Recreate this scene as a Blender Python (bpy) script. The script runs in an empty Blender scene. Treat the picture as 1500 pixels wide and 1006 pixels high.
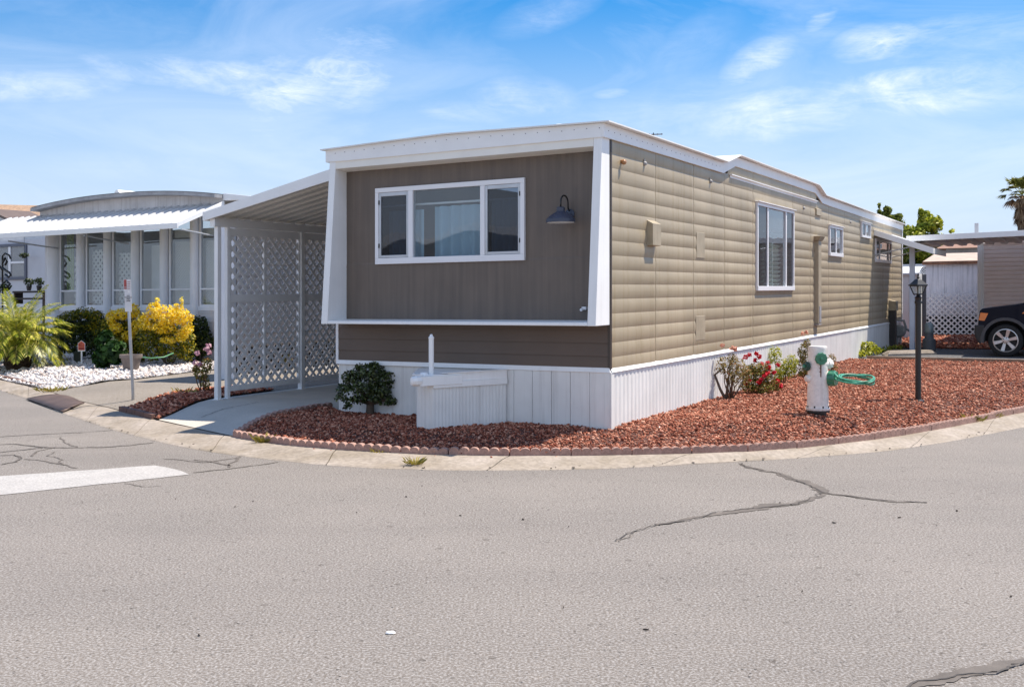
import bpy, bmesh, math, random
import numpy as np
from mathutils import Vector, Matrix, noise as mnoise
from mathutils.geometry import delaunay_2d_cdt
random.seed(7)
RNG = np.random.default_rng(11)
SC = bpy.context.scene
COL = SC.collection
# ------------------------------------------------------------------ frames
H, F, CX, CY = 1.6, 1500.0, 750.0, 437.0
P0 = Vector((1.0265, 10.73, 0.22))
EX = (0.8678, -0.4969); EV = (0.4952, 0.8688)
TH = math.atan2(EX[1], EX[0])
SX, SY = 0.006, 0.0098
def W(x, y, z):
    """home frame (x along the front to the right, y back, z up from the corner ground) -> world"""
    return Vector((P0.x + x*EX[0] + y*EV[0], P0.y + x*EX[1] + y*EV[1], P0.z + z + SX*x + SY*y))
def L(p):
    dx, dy = p[0]-P0.x, p[1]-P0.y
    x = dx*EX[0] + dy*EX[1]; y = dx*EV[0] + dy*EV[1]
    return Vector((x, y, p[2]-P0.z-SX*x-SY*y))
def G(px, py, z):
    d = F*(H-z)/(py-CY)
    return Vector(((px-CX)/F*d, d, z))
def res(pts, n):
    """polyline -> n+1 points at equal arc length"""
    p = np.array([(q[0], q[1]) for q in pts], float)
    s = np.concatenate([[0], np.cumsum(np.hypot(*np.diff(p, axis=0).T))])
    t = np.linspace(0, s[-1], n+1)
    return np.stack([np.interp(t, s, p[:, 0]), np.interp(t, s, p[:, 1])], 1)
KBpx = [(-160,522),(-60,542),(0,556),(62,570),(84,577),(122,589),(160,597),(221,613),(232,615.5),(343,640),(400,649.5),(470,656.5),(540,661),(620,665),(700,667),(800,667.3),(880,666.2),(1000,664.2),(1060,662.3),(1120,659.5),(1210,651.5),(1300,640.5),(1392,624.7),(1500,602.7),(1640,573)]
REpx = [(-160,536),(-60,555),(0,572),(40,584),(62,593),(85,603),(115,613),(160,628),(200,638.7),(240,648.7),(293,659.3),(347,667),(400,673.3),(470,680.5),(540,685.5),(613,688),(700,688.5),(800,688),(880,686.6),(949,683.6),(1060,677),(1150,672),(1300,660.5),(1393,646),(1500,625.3),(1640,596)]
KB = res([G(a, b, .07) for a, b in KBpx], 160)
RE = res([G(a, b, .004) for a, b in REpx], 160)
for _ in range(3):
    for A in (KB, RE): A[1:-1] = (A[:-2]+2*A[1:-1]+A[2:])/4
KA_, KB_ = KB[:-1].copy(), KB[1:].copy()
def dKB(x, y):
    p = np.array((x, y)); ab = KB_-KA_
    t = np.clip(((p-KA_)*ab).sum(1)/(ab*ab).sum(1), 0, 1)
    return float(np.min(np.hypot(*(p-(KA_+ab*t[:, None])).T)))
def sstep(t):
    t = min(1, max(0, t)); return t*t*(3-2*t)
def gz(x, y):
    q = L((x, y, 0))
    lev = .225 + SX*q.x*.8 + SY*q.y*1.05
    if q.y > 11.5: lev += .0*q.y
    return .068 + (lev-.068)*sstep(.12+dKB(x, y)/1.05)
def Gz(px, py, dz=0.0):
    z = .2
    for _ in range(12):
        p = G(px, py, z+dz); z = .5*z+.5*gz(p.x, p.y)
    return Vector((p.x, p.y, z))
# ------------------------------------------------------------------ mesh builder
ROOT = {}
class MB:
    def __init__(s): s.v = []; s.f = []; s.m = []; s.uvs = None
    def add(s, vs, fs, mi=0):
        o = len(s.v); s.v += [tuple(v) for v in vs]; s.f += [tuple(o+i for i in f) for f in fs]; s.m += [mi]*len(fs); return s
    def box(s, x0, x1, y0, y1, z0, z1, mi=0):
        vs = [(x, y, z) for z in (z0, z1) for y in (y0, y1) for x in (x0, x1)]
        return s.add(vs, [(0,2,3,1),(4,5,7,6),(0,1,5,4),(2,6,7,3),(0,4,6,2),(1,3,7,5)], mi)
    def hexa(s, b, t, mi=0):
        n = len(b)
        return s.add(list(b)+list(t), [tuple(range(n))[::-1], tuple(range(n, 2*n))]+[(i, (i+1)%n, n+(i+1)%n, n+i) for i in range(n)], mi)
    def prism(s, poly, d, mi=0):
        d = Vector(d); b = [Vector(p) for p in poly]
        return s.hexa(b, [p+d for p in b], mi)
    def quad(s, *p, mi=0): return s.add(p, [tuple(range(len(p)))], mi)
    def tube(s, pts, r, n=8, mi=0, cap=True):
        pts = [Vector(p) for p in pts]; rr = r if isinstance(r, (list, tuple)) else [r]*len(pts)
        vs = []; up = Vector((0, 0, 1)); prev = None
        for i, p in enumerate(pts):
            d = (pts[min(i+1, len(pts)-1)]-pts[max(i-1, 0)]).normalized()
            a = prev if prev is not None else (Vector((1, 0, 0)) if abs(d.z) > .9 else up)
            u = (a-d*a.dot(d))
            if u.length < 1e-5: u = d.orthogonal()
            u.normalize(); prev = u; w = d.cross(u)
            vs += [p+(u*math.cos(2*math.pi*k/n)+w*math.sin(2*math.pi*k/n))*rr[i] for k in range(n)]
        fs = [(i*n+k, i*n+(k+1)%n, (i+1)*n+(k+1)%n, (i+1)*n+k) for i in range(len(pts)-1) for k in range(n)]
        if cap: fs += [tuple(range(n))[::-1], tuple(range((len(pts)-1)*n, len(pts)*n))]
        return s.add(vs, fs, mi)
    def lathe(s, prof, c=(0, 0, 0), axis=(0, 0, 1), n=20, mi=0, cap=True):
        ax = Vector(axis).normalized(); u = ax.orthogonal().normalized(); w = ax.cross(u); c = Vector(c)
        vs = [c+ax*z+(u*math.cos(2*math.pi*k/n)+w*math.sin(2*math.pi*k/n))*max(r, 1e-4) for r, z in prof for k in range(n)]
        m = len(prof)
        fs = [(i*n+k, i*n+(k+1)%n, (i+1)*n+(k+1)%n, (i+1)*n+k) for i in range(m-1) for k in range(n)]
        if cap: fs += [tuple(range(n))[::-1], tuple(range((m-1)*n, m*n))]
        return s.add(vs, fs, mi)
    def arr(s, V, Fc, mi=0):
        o = len(s.v); s.v += [tuple(v) for v in V]; s.f += [tuple(o+int(i) for i in f) for f in Fc]; s.m += [mi]*len(Fc); return s
    def build(s, name, mats, parent=None, smooth=False, bevel=0, seg=2, org=None, frame=None, auto=None):
        if parent is not None:
            r = parent
            while r.parent is not None: r = r.parent
            org, frame = ROOT[r.name]
        vs = s.v
        if frame == 'home':
            ox, oy, oz = org; o0 = oz
            vs = [(x-ox, y-oy, z-oz+SX*(x-ox)+SY*(y-oy)) for x, y, z in vs]
        elif org is not None:
            vs = [(x-org[0], y-org[1], z-org[2]) for x, y, z in vs]
        me = bpy.data.meshes.new(name); me.from_pydata(vs, [], s.f)
        mats = mats if isinstance(mats, (list, tuple)) else [mats]
        for m in mats: me.materials.append(m)
        if len(mats) > 1: me.polygons.foreach_set('material_index', s.m)
        bm = bmesh.new(); bm.from_mesh(me)
        bmesh.ops.recalc_face_normals(bm, faces=bm.faces) if len(s.f) < 60000 else None
        bm.to_mesh(me); bm.free()
        if smooth: me.polygons.foreach_set('use_smooth', [True]*len(me.polygons))
        if auto is not None: me.set_sharp_from_angle(angle=math.radians(auto))
        me.update()
        o = bpy.data.objects.new(name, me); COL.objects.link(o)
        if parent is not None: o.parent = parent
        else:
            ROOT[o.name] = (org, frame); place(o, org, frame)
        if bevel:
            b = o.modifiers.new('bevel', 'BEVEL'); b.width = bevel; b.segments = seg; b.limit_method = 'ANGLE'; b.angle_limit = math.radians(40)
        return o
def place(o, org, frame):
    if org is None: return
    if frame == 'home': o.location = W(*org); o.rotation_euler = (0, 0, TH)
    else: o.location = Vector(org)
def tag(o, label=None, cat=None, group=None, kind=None):
    if label: o['label'] = label
    if cat: o['category'] = cat
    if group: o['group'] = group
    if kind: o['kind'] = kind
    return o
def thing(name, label, cat, org, frame='home', group=None, rot=None):
    o = bpy.data.objects.new(name, None); COL.objects.link(o); o.empty_display_size = .1
    ROOT[o.name] = (tuple(org), frame); place(o, org, frame)
    return tag(o, label, cat, group)
def solo(name, mb, mats, label, cat, org, frame='home', group=None, **k):
    return tag(mb.build(name, mats, org=tuple(org), frame=frame, **k), label, cat, group)
def struct(name, mb, mats, kind='structure', **k): return tag(mb.build(name, mats, **k), kind=kind)
# ------------------------------------------------------------------ materials
def srgb(h):
    h = h.lstrip('#'); c = [int(h[i:i+2], 16)/255 for i in (0, 2, 4)]
    return [x/12.92 if x <= .04045 else ((x+.055)/1.055)**2.4 for x in c]
class NT:
    def __init__(s, m):
        m.use_nodes = True; s.t = m.node_tree; s.n = s.t.nodes; s.l = s.t.links
    def new(s, t, **k):
        n = s.n.new(t)
        for a, b in k.items(): setattr(n, a, b)
        return n
    def link(s, a, b): s.l.new(a, b)
    def noise(s, vec, scale, detail=4, rough=.55, dist=0):
        n = s.new('ShaderNodeTexNoise'); n.inputs['Scale'].default_value = scale; n.inputs['Detail'].default_value = detail
        n.inputs['Roughness'].default_value = rough; n.inputs['Distortion'].default_value = dist
        s.link(vec, n.inputs['Vector']); return n.outputs['Fac']
    def ramp(s, fac, stops, interp='LINEAR'):
        n = s.new('ShaderNodeValToRGB'); e = n.color_ramp.elements; n.color_ramp.interpolation = interp
        while len(e) < len(stops): e.new(.5)
        for i, (p, c) in enumerate(stops):
            e[i].position = p; e[i].color = (*c[:3], 1) if hasattr(c, '__len__') else (c, c, c, 1)
        s.link(fac, n.inputs['Fac']); return n.outputs['Color']
    def mix(s, a, b, fac, mode='MIX'):
        n = s.new('ShaderNodeMix', data_type='RGBA', blend_type=mode)
        for i, v in ((0, fac), (6, a), (7, b)):
            if hasattr(v, 'is_output'): s.link(v, n.inputs[i])
            elif i == 0: n.inputs[0].default_value = v
            else: n.inputs[i].default_value = (*v[:3], 1)
        return n.outputs[2]
    def math(s, op, a, b=None):
        n = s.new('ShaderNodeMath', operation=op)
        for i, v in ((0, a), (1, b)):
            if v is None: continue
            if hasattr(v, 'is_output'): s.link(v, n.inputs[i])
            else: n.inputs[i].default_value = v
        return n.outputs[0]
    def coord(s, scale=(1, 1, 1)):
        c = s.new('ShaderNodeTexCoord'); m = s.new('ShaderNodeMapping'); m.inputs['Scale'].default_value = scale
        s.link(c.outputs['Object'], m.inputs['Vector']); return m.outputs[0]
def bsdf(t): return t.n.get('Principled BSDF')
MATS = {}
def mat(name, col, rough=.6, metal=0, var=.12, vscale=3.0, fine=0, fscale=60, bump=0, bscale=40, streak=0, scol=None, spec=.5, coat=0, vcol=None):
    """painted / mineral surface: base colour with broad and fine natural variation, optional vertical dirt streaks and bump"""
    if name in MATS: return MATS[name]
    m = bpy.data.materials.new(name); t = NT(m); b = bsdf(t)
    c = srgb(col) if isinstance(col, str) else list(col)
    v = t.coord()
    out = None
    dark = [x*(1-var) for x in c]; lite = [min(1, x*(1+var*.6)) for x in c]
    if vcol: dark = srgb(vcol)
    out = t.mix(dark, lite, t.ramp(t.noise(v, vscale, 5), [(.3, 0.), (.7, 1.)]))
    if fine:
        out = t.mix(out, t.mix(out, [x*(1-fine) for x in (1, 1, 1)], 1.0, 'MULTIPLY'), t.ramp(t.noise(v, fscale, 2), [(.42, 1.), (.58, 0.)]))
    if streak:
        sv = t.coord((9, 9, .35)); f = t.ramp(t.noise(sv, 1.6, 5, .65), [(.5, 0.), (.72, streak)])
        out = t.mix(out, srgb(scol) if scol else [x*.45 for x in c], f)
    t.link(out, b.inputs['Base Color'])
    b.inputs['Roughness'].default_value = rough; b.inputs['Metallic'].default_value = metal
    b.inputs['Specular IOR Level'].default_value = spec; b.inputs['Coat Weight'].default_value = coat
    if bump:
        bn = t.new('ShaderNodeBump'); bn.inputs['Strength'].default_value = bump; bn.inputs['Distance'].default_value = .01
        t.link(t.noise(v, bscale, 3), bn.inputs['Height']); t.link(bn.outputs[0], b.inputs['Normal'])
    MATS[name] = m; return m
def leafmat(name, stops, rough=.5, trans=.35, spec=.35):
    if name in MATS: return MATS[name]
    m = bpy.data.materials.new(name); t = NT(m); b = bsdf(t)
    g = t.new('ShaderNodeNewGeometry')
    c = t.ramp(g.outputs['Random Per Island'], [(p, srgb(h)) for p, h in stops])
    t.link(c, b.inputs['Base Color']); b.inputs['Roughness'].default_value = rough; b.inputs['Specular IOR Level'].default_value = spec
    tr = t.new('ShaderNodeBsdfTranslucent'); t.link(c, tr.inputs['Color'])
    mx = t.new('ShaderNodeMixShader'); mx.inputs[0].default_value = trans
    t.link(b.outputs[0], mx.inputs[1]); t.link(tr.outputs[0], mx.inputs[2])
    t.link(mx.outputs[0], t.n.get('Material Output').inputs['Surface'])
    MATS[name] = m; return m
def glass(name, tint=(.75, .8, .82), dirt=.06, wave=0, refl=1.0):
    """thin window pane: fresnel reflection over a tinted see-through sheet"""
    if name in MATS: return MATS[name]
    m = bpy.data.materials.new(name); t = NT(m); t.n.remove(bsdf(t))
    tr = t.new('ShaderNodeBsdfTransparent'); tr.inputs[0].default_value = (*tint, 1)
    gl = t.new('ShaderNodeBsdfGlossy'); gl.inputs['Roughness'].default_value = .01; gl.inputs['Color'].default_value = (.95, .97, 1, 1)
    fr = t.new('ShaderNodeFresnel'); gm_ = t.new('ShaderNodeNewGeometry'); io = t.math('MULTIPLY_ADD', gm_.outputs['Backfacing'], -.8333); io.node.inputs[2].default_value = 1.5; t.link(io, fr.inputs['IOR'])
    f = t.math('MULTIPLY_ADD', fr.outputs[0], 1.05*refl); f.node.inputs[2].default_value = .01*refl; f.node.use_clamp = True
    if wave:
        bn = t.new('ShaderNodeBump'); bn.inputs['Strength'].default_value = wave; bn.inputs['Distance'].default_value = .02
        t.link(t.noise(t.coord(), 1.6, 1, .4), bn.inputs['Height']); t.link(bn.outputs[0], gl.inputs['Normal'])
    mx = t.new('ShaderNodeMixShader'); t.link(f, mx.inputs[0]); t.link(tr.outputs[0], mx.inputs[1]); t.link(gl.outputs[0], mx.inputs[2])
    df = t.new('ShaderNodeBsdfDiffuse'); df.inputs[0].default_value = (.5, .5, .5, 1)
    m2 = t.new('ShaderNodeMixShader'); m2.inputs[0].default_value = dirt
    t.link(mx.outputs[0], m2.inputs[1]); t.link(df.outputs[0], m2.inputs[2])
    t.link(m2.outputs[0], t.n.get('Material Output').inputs['Surface'])
    MATS[name] = m; return m
WHITE = mat('white_paint', (.88, .875, .86), .45, var=.05, vscale=2, streak=.10, scol='#9a948a')
WHITE2 = mat('white_trim_metal', (.87, .865, .855), .4, var=.04, vscale=4)
SKIRT = mat('white_skirting', (.78, .775, .75), .5, var=.10, vscale=1.8, streak=.35, scol='#a8a29c', bump=.08, bscale=9)
VINYL = mat('white_vinyl_window', (.82, .82, .84), .35, var=.02)
ALU = mat('mill_aluminium', (.55, .56, .58), .38, metal=.55, var=.12, vscale=5)
BROWN = mat('brown_front_panel', (.128, .102, .083), .55, var=.10, vscale=2.2, bump=.05, bscale=8)
BROWN2 = mat('brown_lap_siding', (.122, .088, .067), .55, var=.12, vscale=1.7, bump=.05, bscale=6)
TAN = mat('tan_side_siding', (.40, .328, .222), .45, var=.18, vscale=.8, streak=.42, scol='#8d7850', bump=.10, bscale=5)
BRONZE = mat('dark_bronze_trim', (.06, .045, .035), .5)
BLACK = mat('black_metal', (.012, .012, .013), .4, var=.2, vscale=8)
DARK = mat('dark_interior', (.02, .021, .023), .9)
SCREEN = mat('insect_screen', (.055, .06, .066), .8)
GRIME = mat('grey_weathered_metal', (.36, .36, .37), .6, metal=.2, var=.25, vscale=4, streak=.3)
GLASS = glass('window_glass', tint=(.88, .92, .94), wave=.22, refl=1.0)
GLASSD = glass('dark_window_glass', tint=(.42, .45, .50), wave=.15, refl=.75, dirt=.05)
GLASSP = glass('porch_glass', tint=(.86, .89, .90), wave=.06, refl=1.25)
# ------------------------------------------------------------------ numpy meshes
def np_mesh(name, V, Fc, mats, org=None, frame=None, parent=None, smooth=False, kind=None):
    V = np.asarray(V, np.float32); Fc = np.asarray(Fc, np.int32)
    if parent is not None:
        r = parent
        while r.parent is not None: r = r.parent
        org, frame = ROOT[r.name]
    if org is not None:
        V = V - np.array(org, np.float32)
        if frame == 'home': V[:, 2] += SX*V[:, 0]+SY*V[:, 1]
    k = Fc.shape[1]; me = bpy.data.meshes.new(name)
    me.vertices.add(len(V)); me.vertices.foreach_set('co', V.ravel())
    me.loops.add(Fc.size); me.loops.foreach_set('vertex_index', Fc.ravel())
    me.polygons.add(len(Fc)); me.polygons.foreach_set('loop_start', np.arange(0, Fc.size, k, dtype=np.int32))
    if smooth: me.polygons.foreach_set('use_smooth', np.ones(len(Fc), bool))
    me.update(calc_edges=True); me.validate()
    for m in (mats if isinstance(mats, (list, tuple)) else [mats]): me.materials.append(m)
    o = bpy.data.objects.new(name, me); COL.objects.link(o)
    if parent is not None: o.parent = parent
    else:
        ROOT[o.name] = (org, frame); place(o, org, frame)
    return tag(o, kind=kind)
def inpoly(P, poly):
    x, y = P[:, 0], P[:, 1]; n = len(poly); c = np.zeros(len(P), bool)
    for i in range(n):
        (x1, y1), (x2, y2) = poly[i], poly[i-1]
        if y1 == y2: continue
        k = ((y1 > y) != (y2 > y)) & (x < (x2-x1)*(y-y1)/(y2-y1)+x1); c ^= k
    return c
def dens(poly, r):
    out = []
    for i in range(len(poly)):
        a, b = Vector(poly[i][:2]), Vector(poly[(i+1) % len(poly)][:2]); n = max(1, int((b-a).length/r))
        out += [tuple(a.lerp(b, k/n)) for k in range(n)]
    return out
def sheet(name, poly, r, zf, m, kind='structure', smooth=True):
    pts = dens(poly, r); n = len(pts); A = np.array(pts)
    lo, hi = A.min(0), A.max(0)
    gx, gy = np.meshgrid(np.arange(lo[0]+r/2, hi[0], r), np.arange(lo[1]+r/2, hi[1], r)); g = np.stack([gx.ravel(), gy.ravel()], 1)
    g = g[inpoly(g, pts)]
    if len(g):
        g += RNG.uniform(-.12*r, .12*r, g.shape)
        g = np.array([q for q in g if np.min(np.hypot(*(A-q).T)) > r*.35] or np.zeros((0, 2)))
    vs = [Vector(p) for p in pts]+[Vector(tuple(p)) for p in g]
    vo, _, fo, *_r = delaunay_2d_cdt(vs, [(i, (i+1) % n) for i in range(n)], [], 1, 1e-5)
    V = [(p.x, p.y, zf(p.x, p.y)) for p in vo]
    mb = MB().add(V, [tuple(f) for f in fo])
    return struct(name, mb, m, kind, smooth=smooth)
ICO = None
def rocks(name, poly, dnum, smin, smax, m, zf, flat=.7, power=2.2, near=None):
    lo, hi = np.min(poly, 0), np.max(poly, 0)
    area = (hi-lo)[0]*(hi-lo)[1]; P = RNG.uniform(lo, hi, (int(area*dnum), 2)); P = P[inpoly(P, poly)]
    if near is not None:
        d = np.hypot(P[:, 0], P[:, 1]); P = P[RNG.random(len(P)) < np.clip((near/d)**1.3, .25, 1)]
    n = len(P); Z = np.array([zf(*p) for p in P])
    b = bmesh.new(); bmesh.ops.create_icosphere(b, subdivisions=1, radius=1); iv = np.array([v.co[:] for v in b.verts]); jf = np.array([[v.index for v in f.verts] for f in b.faces]); b.free()
    S = smin+(smax-smin)*RNG.random(n)**power
    sc = S[:, None]*np.stack([RNG.uniform(.75, 1.3, n), RNG.uniform(.65, 1.1, n), RNG.uniform(.5, 1.0, n)*flat/.7], 1)
    R = RNG.normal(size=(n, 3, 3)); R, _ = np.linalg.qr(R)
    V = iv[None]*(1+RNG.uniform(-.28, .28, (n, len(iv), 1)))*sc[:, None, :]
    V = np.einsum('nij,nvj->nvi', R, V); V[:, :, 2] *= .85
    V += np.concatenate([P, (Z+S*RNG.uniform(.1, .7, n))[:, None]], 1)[:, None, :]
    Fc = jf[None]+(np.arange(n)*len(iv))[:, None, None]
    return np_mesh(name, V.reshape(-1, 3), Fc.reshape(-1, 3), m, kind='stuff')
# ------------------------------------------------------------------ ground materials
def asphalt(name, base, dark, speck=.5, warm=None):
    m = bpy.data.materials.new(name); t = NT(m); b = bsdf(t); v = t.coord()
    c = t.mix(dark, base, t.ramp(t.noise(v, .55, 6, .6, .4), [(.25, 0.), (.72, 1.)]))
    c = t.mix(c, [.74, .73, .72], t.ramp(t.noise(v, 75, 3, .65), [(.44, 0.), (.68, .35)]))
    c = t.mix(c, [.03, .03, .032], t.ramp(t.noise(v, 42, 4, .75), [(.30, speck), (.43, 0.)]))
    vo = t.new('ShaderNodeTexVoronoi'); vo.inputs['Scale'].default_value = 15; t.link(v, vo.inputs['Vector'])
    c = t.mix(c, [.03, .028, .027], t.math('MULTIPLY', t.ramp(vo.outputs['Distance'], [(.07, .9), (.13, 0.)]), t.ramp(t.noise(v, 2.3, 5, .7), [(.46, 0.), (.58, 1.)])))
    c = t.mix(c, t.mix(c, [.62, .60, .58], 1.0, 'MULTIPLY'), t.ramp(t.noise(v, 1.1, 8, .72, .8), [(.60, 0.), (.80, .55)]))
    v2 = t.new('ShaderNodeTexVoronoi'); v2.inputs['Scale'].default_value = 34; t.link(v, v2.inputs['Vector'])
    c = t.mix(c, t.mix(c, [1.35, 1.33, 1.30], 1.0, 'MULTIPLY'), t.ramp(v2.outputs['Color'], [(.84, 0.), (.93, .35)]))
    c = t.mix(c, t.mix(c, [.45, .43, .41], 1.0, 'MULTIPLY'), t.ramp(v2.outputs['Color'], [(.05, .55), (.12, 0.)]))
    st = t.noise(t.coord((.25, 1.1, 1)), .6, 5, .6)
    c = t.mix(c, t.mix(c, [.80, .80, .81], 1.0, 'MULTIPLY'), t.ramp(st, [(.42, 0.), (.70, .6)]))
    t.link(c, b.inputs['Base Color']); b.inputs['Roughness'].default_value = .88; b.inputs['Specular IOR Level'].default_value = .25
    bn = t.new('ShaderNodeBump'); bn.inputs['Strength'].default_value = .45; bn.inputs['Distance'].default_value = .005
    t.link(t.noise(v, 110, 3, .7), bn.inputs['Height']); t.link(bn.outputs[0], b.inputs['Normal'])
    return m
ROADM = asphalt('road_asphalt', [.186, .160, .138], [.148, .128, .111], .95)
DRIVEM = asphalt('drive_asphalt', [.225, .185, .142], [.175, .145, .112], .35)
PADM = asphalt('dark_asphalt', [.05, .05, .055], [.035, .035, .04], .35)
SEAL = mat('crack_sealant', (.133, .113, .097), .8, var=.3, vscale=7, bump=.3, bscale=60)
CRACK = mat('crack_dark', (.075, .066, .06), .9)
CONC = mat('pale_kerb_concrete', (.36, .308, .262), .85, var=.22, vscale=2.3, fine=.18, fscale=22, bump=.4, bscale=45, vcol='#8c8070')
DRIVEC = mat('concrete_driveway', (.56, .51, .44), .85, var=.13, vscale=1.8, fine=.10, fscale=50, bump=.25, bscale=60)
LAVA = mat('red_lava_rock', (.12, .048, .036), .95, var=.4, vscale=16, fine=.45, fscale=48, bump=1.0, bscale=60)  # bed darker than its rocks, carrying the shade of the gaps
GRAVB = mat('white_gravel_bed', (.45, .44, .45), .9, var=.3, vscale=25, fine=.4, fscale=50, bump=1, bscale=40)
SOIL = mat('dry_soil', (.17, .13, .09), .95, var=.4, vscale=5, fine=.3, bump=.6)
def islandmat(name, stops, rough=.9, bump=.6):
    m = bpy.data.materials.new(name); t = NT(m); b = bsdf(t); g = t.new('ShaderNodeNewGeometry')
    c = t.ramp(g.outputs['Random Per Island'], stops); v = t.coord()
    c = t.mix(c, t.mix(c, [.5, .46, .45], 1.0, 'MULTIPLY'), t.ramp(t.noise(v, 90, 3), [(.36, .6), (.52, 0.)]))
    t.link(c, b.inputs['Base Color']); b.inputs['Roughness'].default_value = rough; b.inputs['Specular IOR Level'].default_value = .2
    bn = t.new('ShaderNodeBump'); bn.inputs['Strength'].default_value = bump; bn.inputs['Distance'].default_value = .008
    t.link(t.noise(v, 130, 3), bn.inputs['Height']); t.link(bn.outputs[0], b.inputs['Normal']); return m
LAVAR = islandmat('lava_rock_pieces', [(0, srgb('#5a2e22')), (.2, srgb('#8a4c39')), (.5, srgb('#a66650')), (.8, srgb('#c68a70')), (.93, srgb('#dcab92')), (1, srgb('#4a261c'))])
GRAVR = islandmat('white_gravel_pieces', [(0, srgb('#b9b4b4')), (.3, srgb('#e6e2e0')), (.6, srgb('#efe9e4')), (.85, srgb('#d3c2b5')), (1, srgb('#9a8f8c'))], .8, .3)
# ------------------------------------------------------------------ road, kerb
mb = MB(); mb.quad((-300, -200, 0), (300, -200, 0), (300, 400, 0), (-300, 400, 0))
struct('road', mb, ROADM)
prof = [(0, .001), (.03, .010), (.12, .013), (.28, .022), (.45, .040), (.62, .058), (.78, .067), (1, .070), (1.03, .05)]
seglen = [0, 9, 20, 31, 42, 53, 62, 71, 80, 89, 97, 105, 113, 121, 129, 137, 145, 152, 160]
Kt = res([tuple(p) for p in KB], 160)
for k in range(len(seglen)-1):
    a, b = seglen[k], seglen[k+1]; mb = MB(); vs = []; n = 0
    ts = np.linspace(a+.035, b-.035, (b-a)*2+1)
    for q in ts:
        i = min(int(q), 159); f = q-i; A = RE[i]*(1-f)+RE[i+1]*f; B = KB[i]*(1-f)+KB[i+1]*f
        wob = .006*mnoise.noise((q*.9, 3.1, 0)); e = .018*mnoise.noise((q*1.7, .3, 0))
        for t, z in prof:
            tt = t+e if t < .01 else t
            P = A*(1-tt)+B*tt; vs.append((P[0], P[1], z+(wob if 0 < t < 1 else 0)+.004*mnoise.noise((P[0]*4, P[1]*4, 0))*(t > .05)))
    m = len(prof)
    fs = [(i*m+j, (i+1)*m+j, (i+1)*m+j+1, i*m+j+1) for i in range(len(ts)-1) for j in range(m-1)]
    o = len(vs)
    for end in (0, (len(ts)-1)*m):
        vs2 = [vs[end+j] for j in range(m)]; lo = [(v[0], v[1], -.03) for v in (vs2[-1], vs2[0])]
        base = len(vs); vs += vs2+lo; fs.append(tuple(range(base, base+m+2)))
    struct('kerb', mb.add(vs, fs), CONC, smooth=True, auto=40)
mb = MB(); vs = []
for A, B in zip(RE, KB):
    vs += [(A[0]*.985+B[0]*.015, A[1]*.985+B[1]*.015, .0035), (B[0], B[1], .03)]
struct('kerb_bedding', mb.add(vs, [(2*i, 2*i+2, 2*i+3, 2*i+1) for i in range(160)]), CRACK)
# lot ground under everything behind the kerb
lot = [tuple(p) for p in KB]+[(60, 40), (60, 110), (-70, 110), (-60, 45)]
sheet('lot_ground', lot, 1.6, lambda x, y: gz(x, y)-.05, mat('lot_soil', (.19, .17, .145), .95, var=.3, vscale=1.2, fine=.3, bump=.5))
# ------------------------------------------------------------------ road markings and cracks
def strip(pts, w, z=.004, jag=.35, seed=0):
    """irregular flat strip along a ground polyline"""
    pts = res(pts, max(4, int(sum(math.dist(pts[i], pts[i+1]) for i in range(len(pts)-1))/.025))); n = len(pts); vs = []
    for i, p in enumerate(pts):
        d = pts[min(i+1, n-1)]-pts[max(i-1, 0)]; d = d/np.hypot(*d); q = np.array((-d[1], d[0]))
        ww = (w(i/(n-1)) if callable(w) else w); wob = .05*mnoise.noise((p[0]*2.2+seed, p[1]*2.2, seed))+.035*mnoise.noise((p[0]*9+seed, p[1]*9, seed))+.014*mnoise.noise((p[0]*30, p[1]*30, seed))
        a = ww*max(.12, 1+jag*2*mnoise.noise((p[0]*5, p[1]*5, seed+1.3))+.6*mnoise.noise((p[0]*22, p[1]*22, seed+2))); b = ww*max(.12, 1+jag*2*mnoise.noise((p[0]*5, p[1]*5, seed+7.7))+.6*mnoise.noise((p[0]*22, p[1]*22, seed+5)))
        l = p+q*(a/2+wob); r = p-q*(b/2-wob); vs += [(l[0], l[1], z), (r[0], r[1], z)]
    return vs, [(2*i, 2*i+1, 2*i+3, 2*i+2) for i in range(n-1)]
def g2(px, py): p = G(px, py, .004); return (p.x, p.y)
mb = MB()
edge1 = [g2(-120, 706), g2(0, 697), g2(227, 681.2), g2(256, 686.5), g2(279, 694.3), g2(187, 704.5), g2(0, 724.5), g2(-120, 737)]
pts = dens(edge1, .07); pts = [(x+.018*mnoise.noise((x*6, y*6, 0)), y+.018*mnoise.noise((x*6, y*6, 5))) for x, y in pts]
PAINT = mat('worn_road_paint', (.47, .445, .42), .7, var=.10, vscale=3, fine=.25, fscale=55, bump=.2, bscale=80)
struct('road_markings', MB().add([(x, y, .004) for x, y in pts], [tuple(range(len(pts)))]), PAINT)
cr = MB(); cd = MB()
def crack(px, w, thin=.012, seed=0, dk=True):
    P = [g2(*p) for p in px]; w0 = w; w = (lambda t: w0(t)*.72) if callable(w0) else w0*(.5 if seed >= 20 else .75); cr.add(*strip(P, w, .004, .45, seed))
    if dk: cd.add(*strip(P, thin, .0075, .6, seed+3))
crack([(1085,678),(1097,684),(1140,693),(1180,707),(1213,722)], lambda t: .05+.10*t, seed=1)
crack([(1213,722),(1165,738),(1112,743),(1062,749),(1000,761),(963,768)], lambda t: .05+.10*math.sin(math.pi*min(1, t*1.1))**2, seed=2)
crack([(963,768),(925,780),(900,792)], .012, .008, seed=3)
crack([(1213,722),(1250,727),(1300,733),(1358,736.5)], lambda t: .07*(1-t*.6), .014, seed=4)
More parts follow.
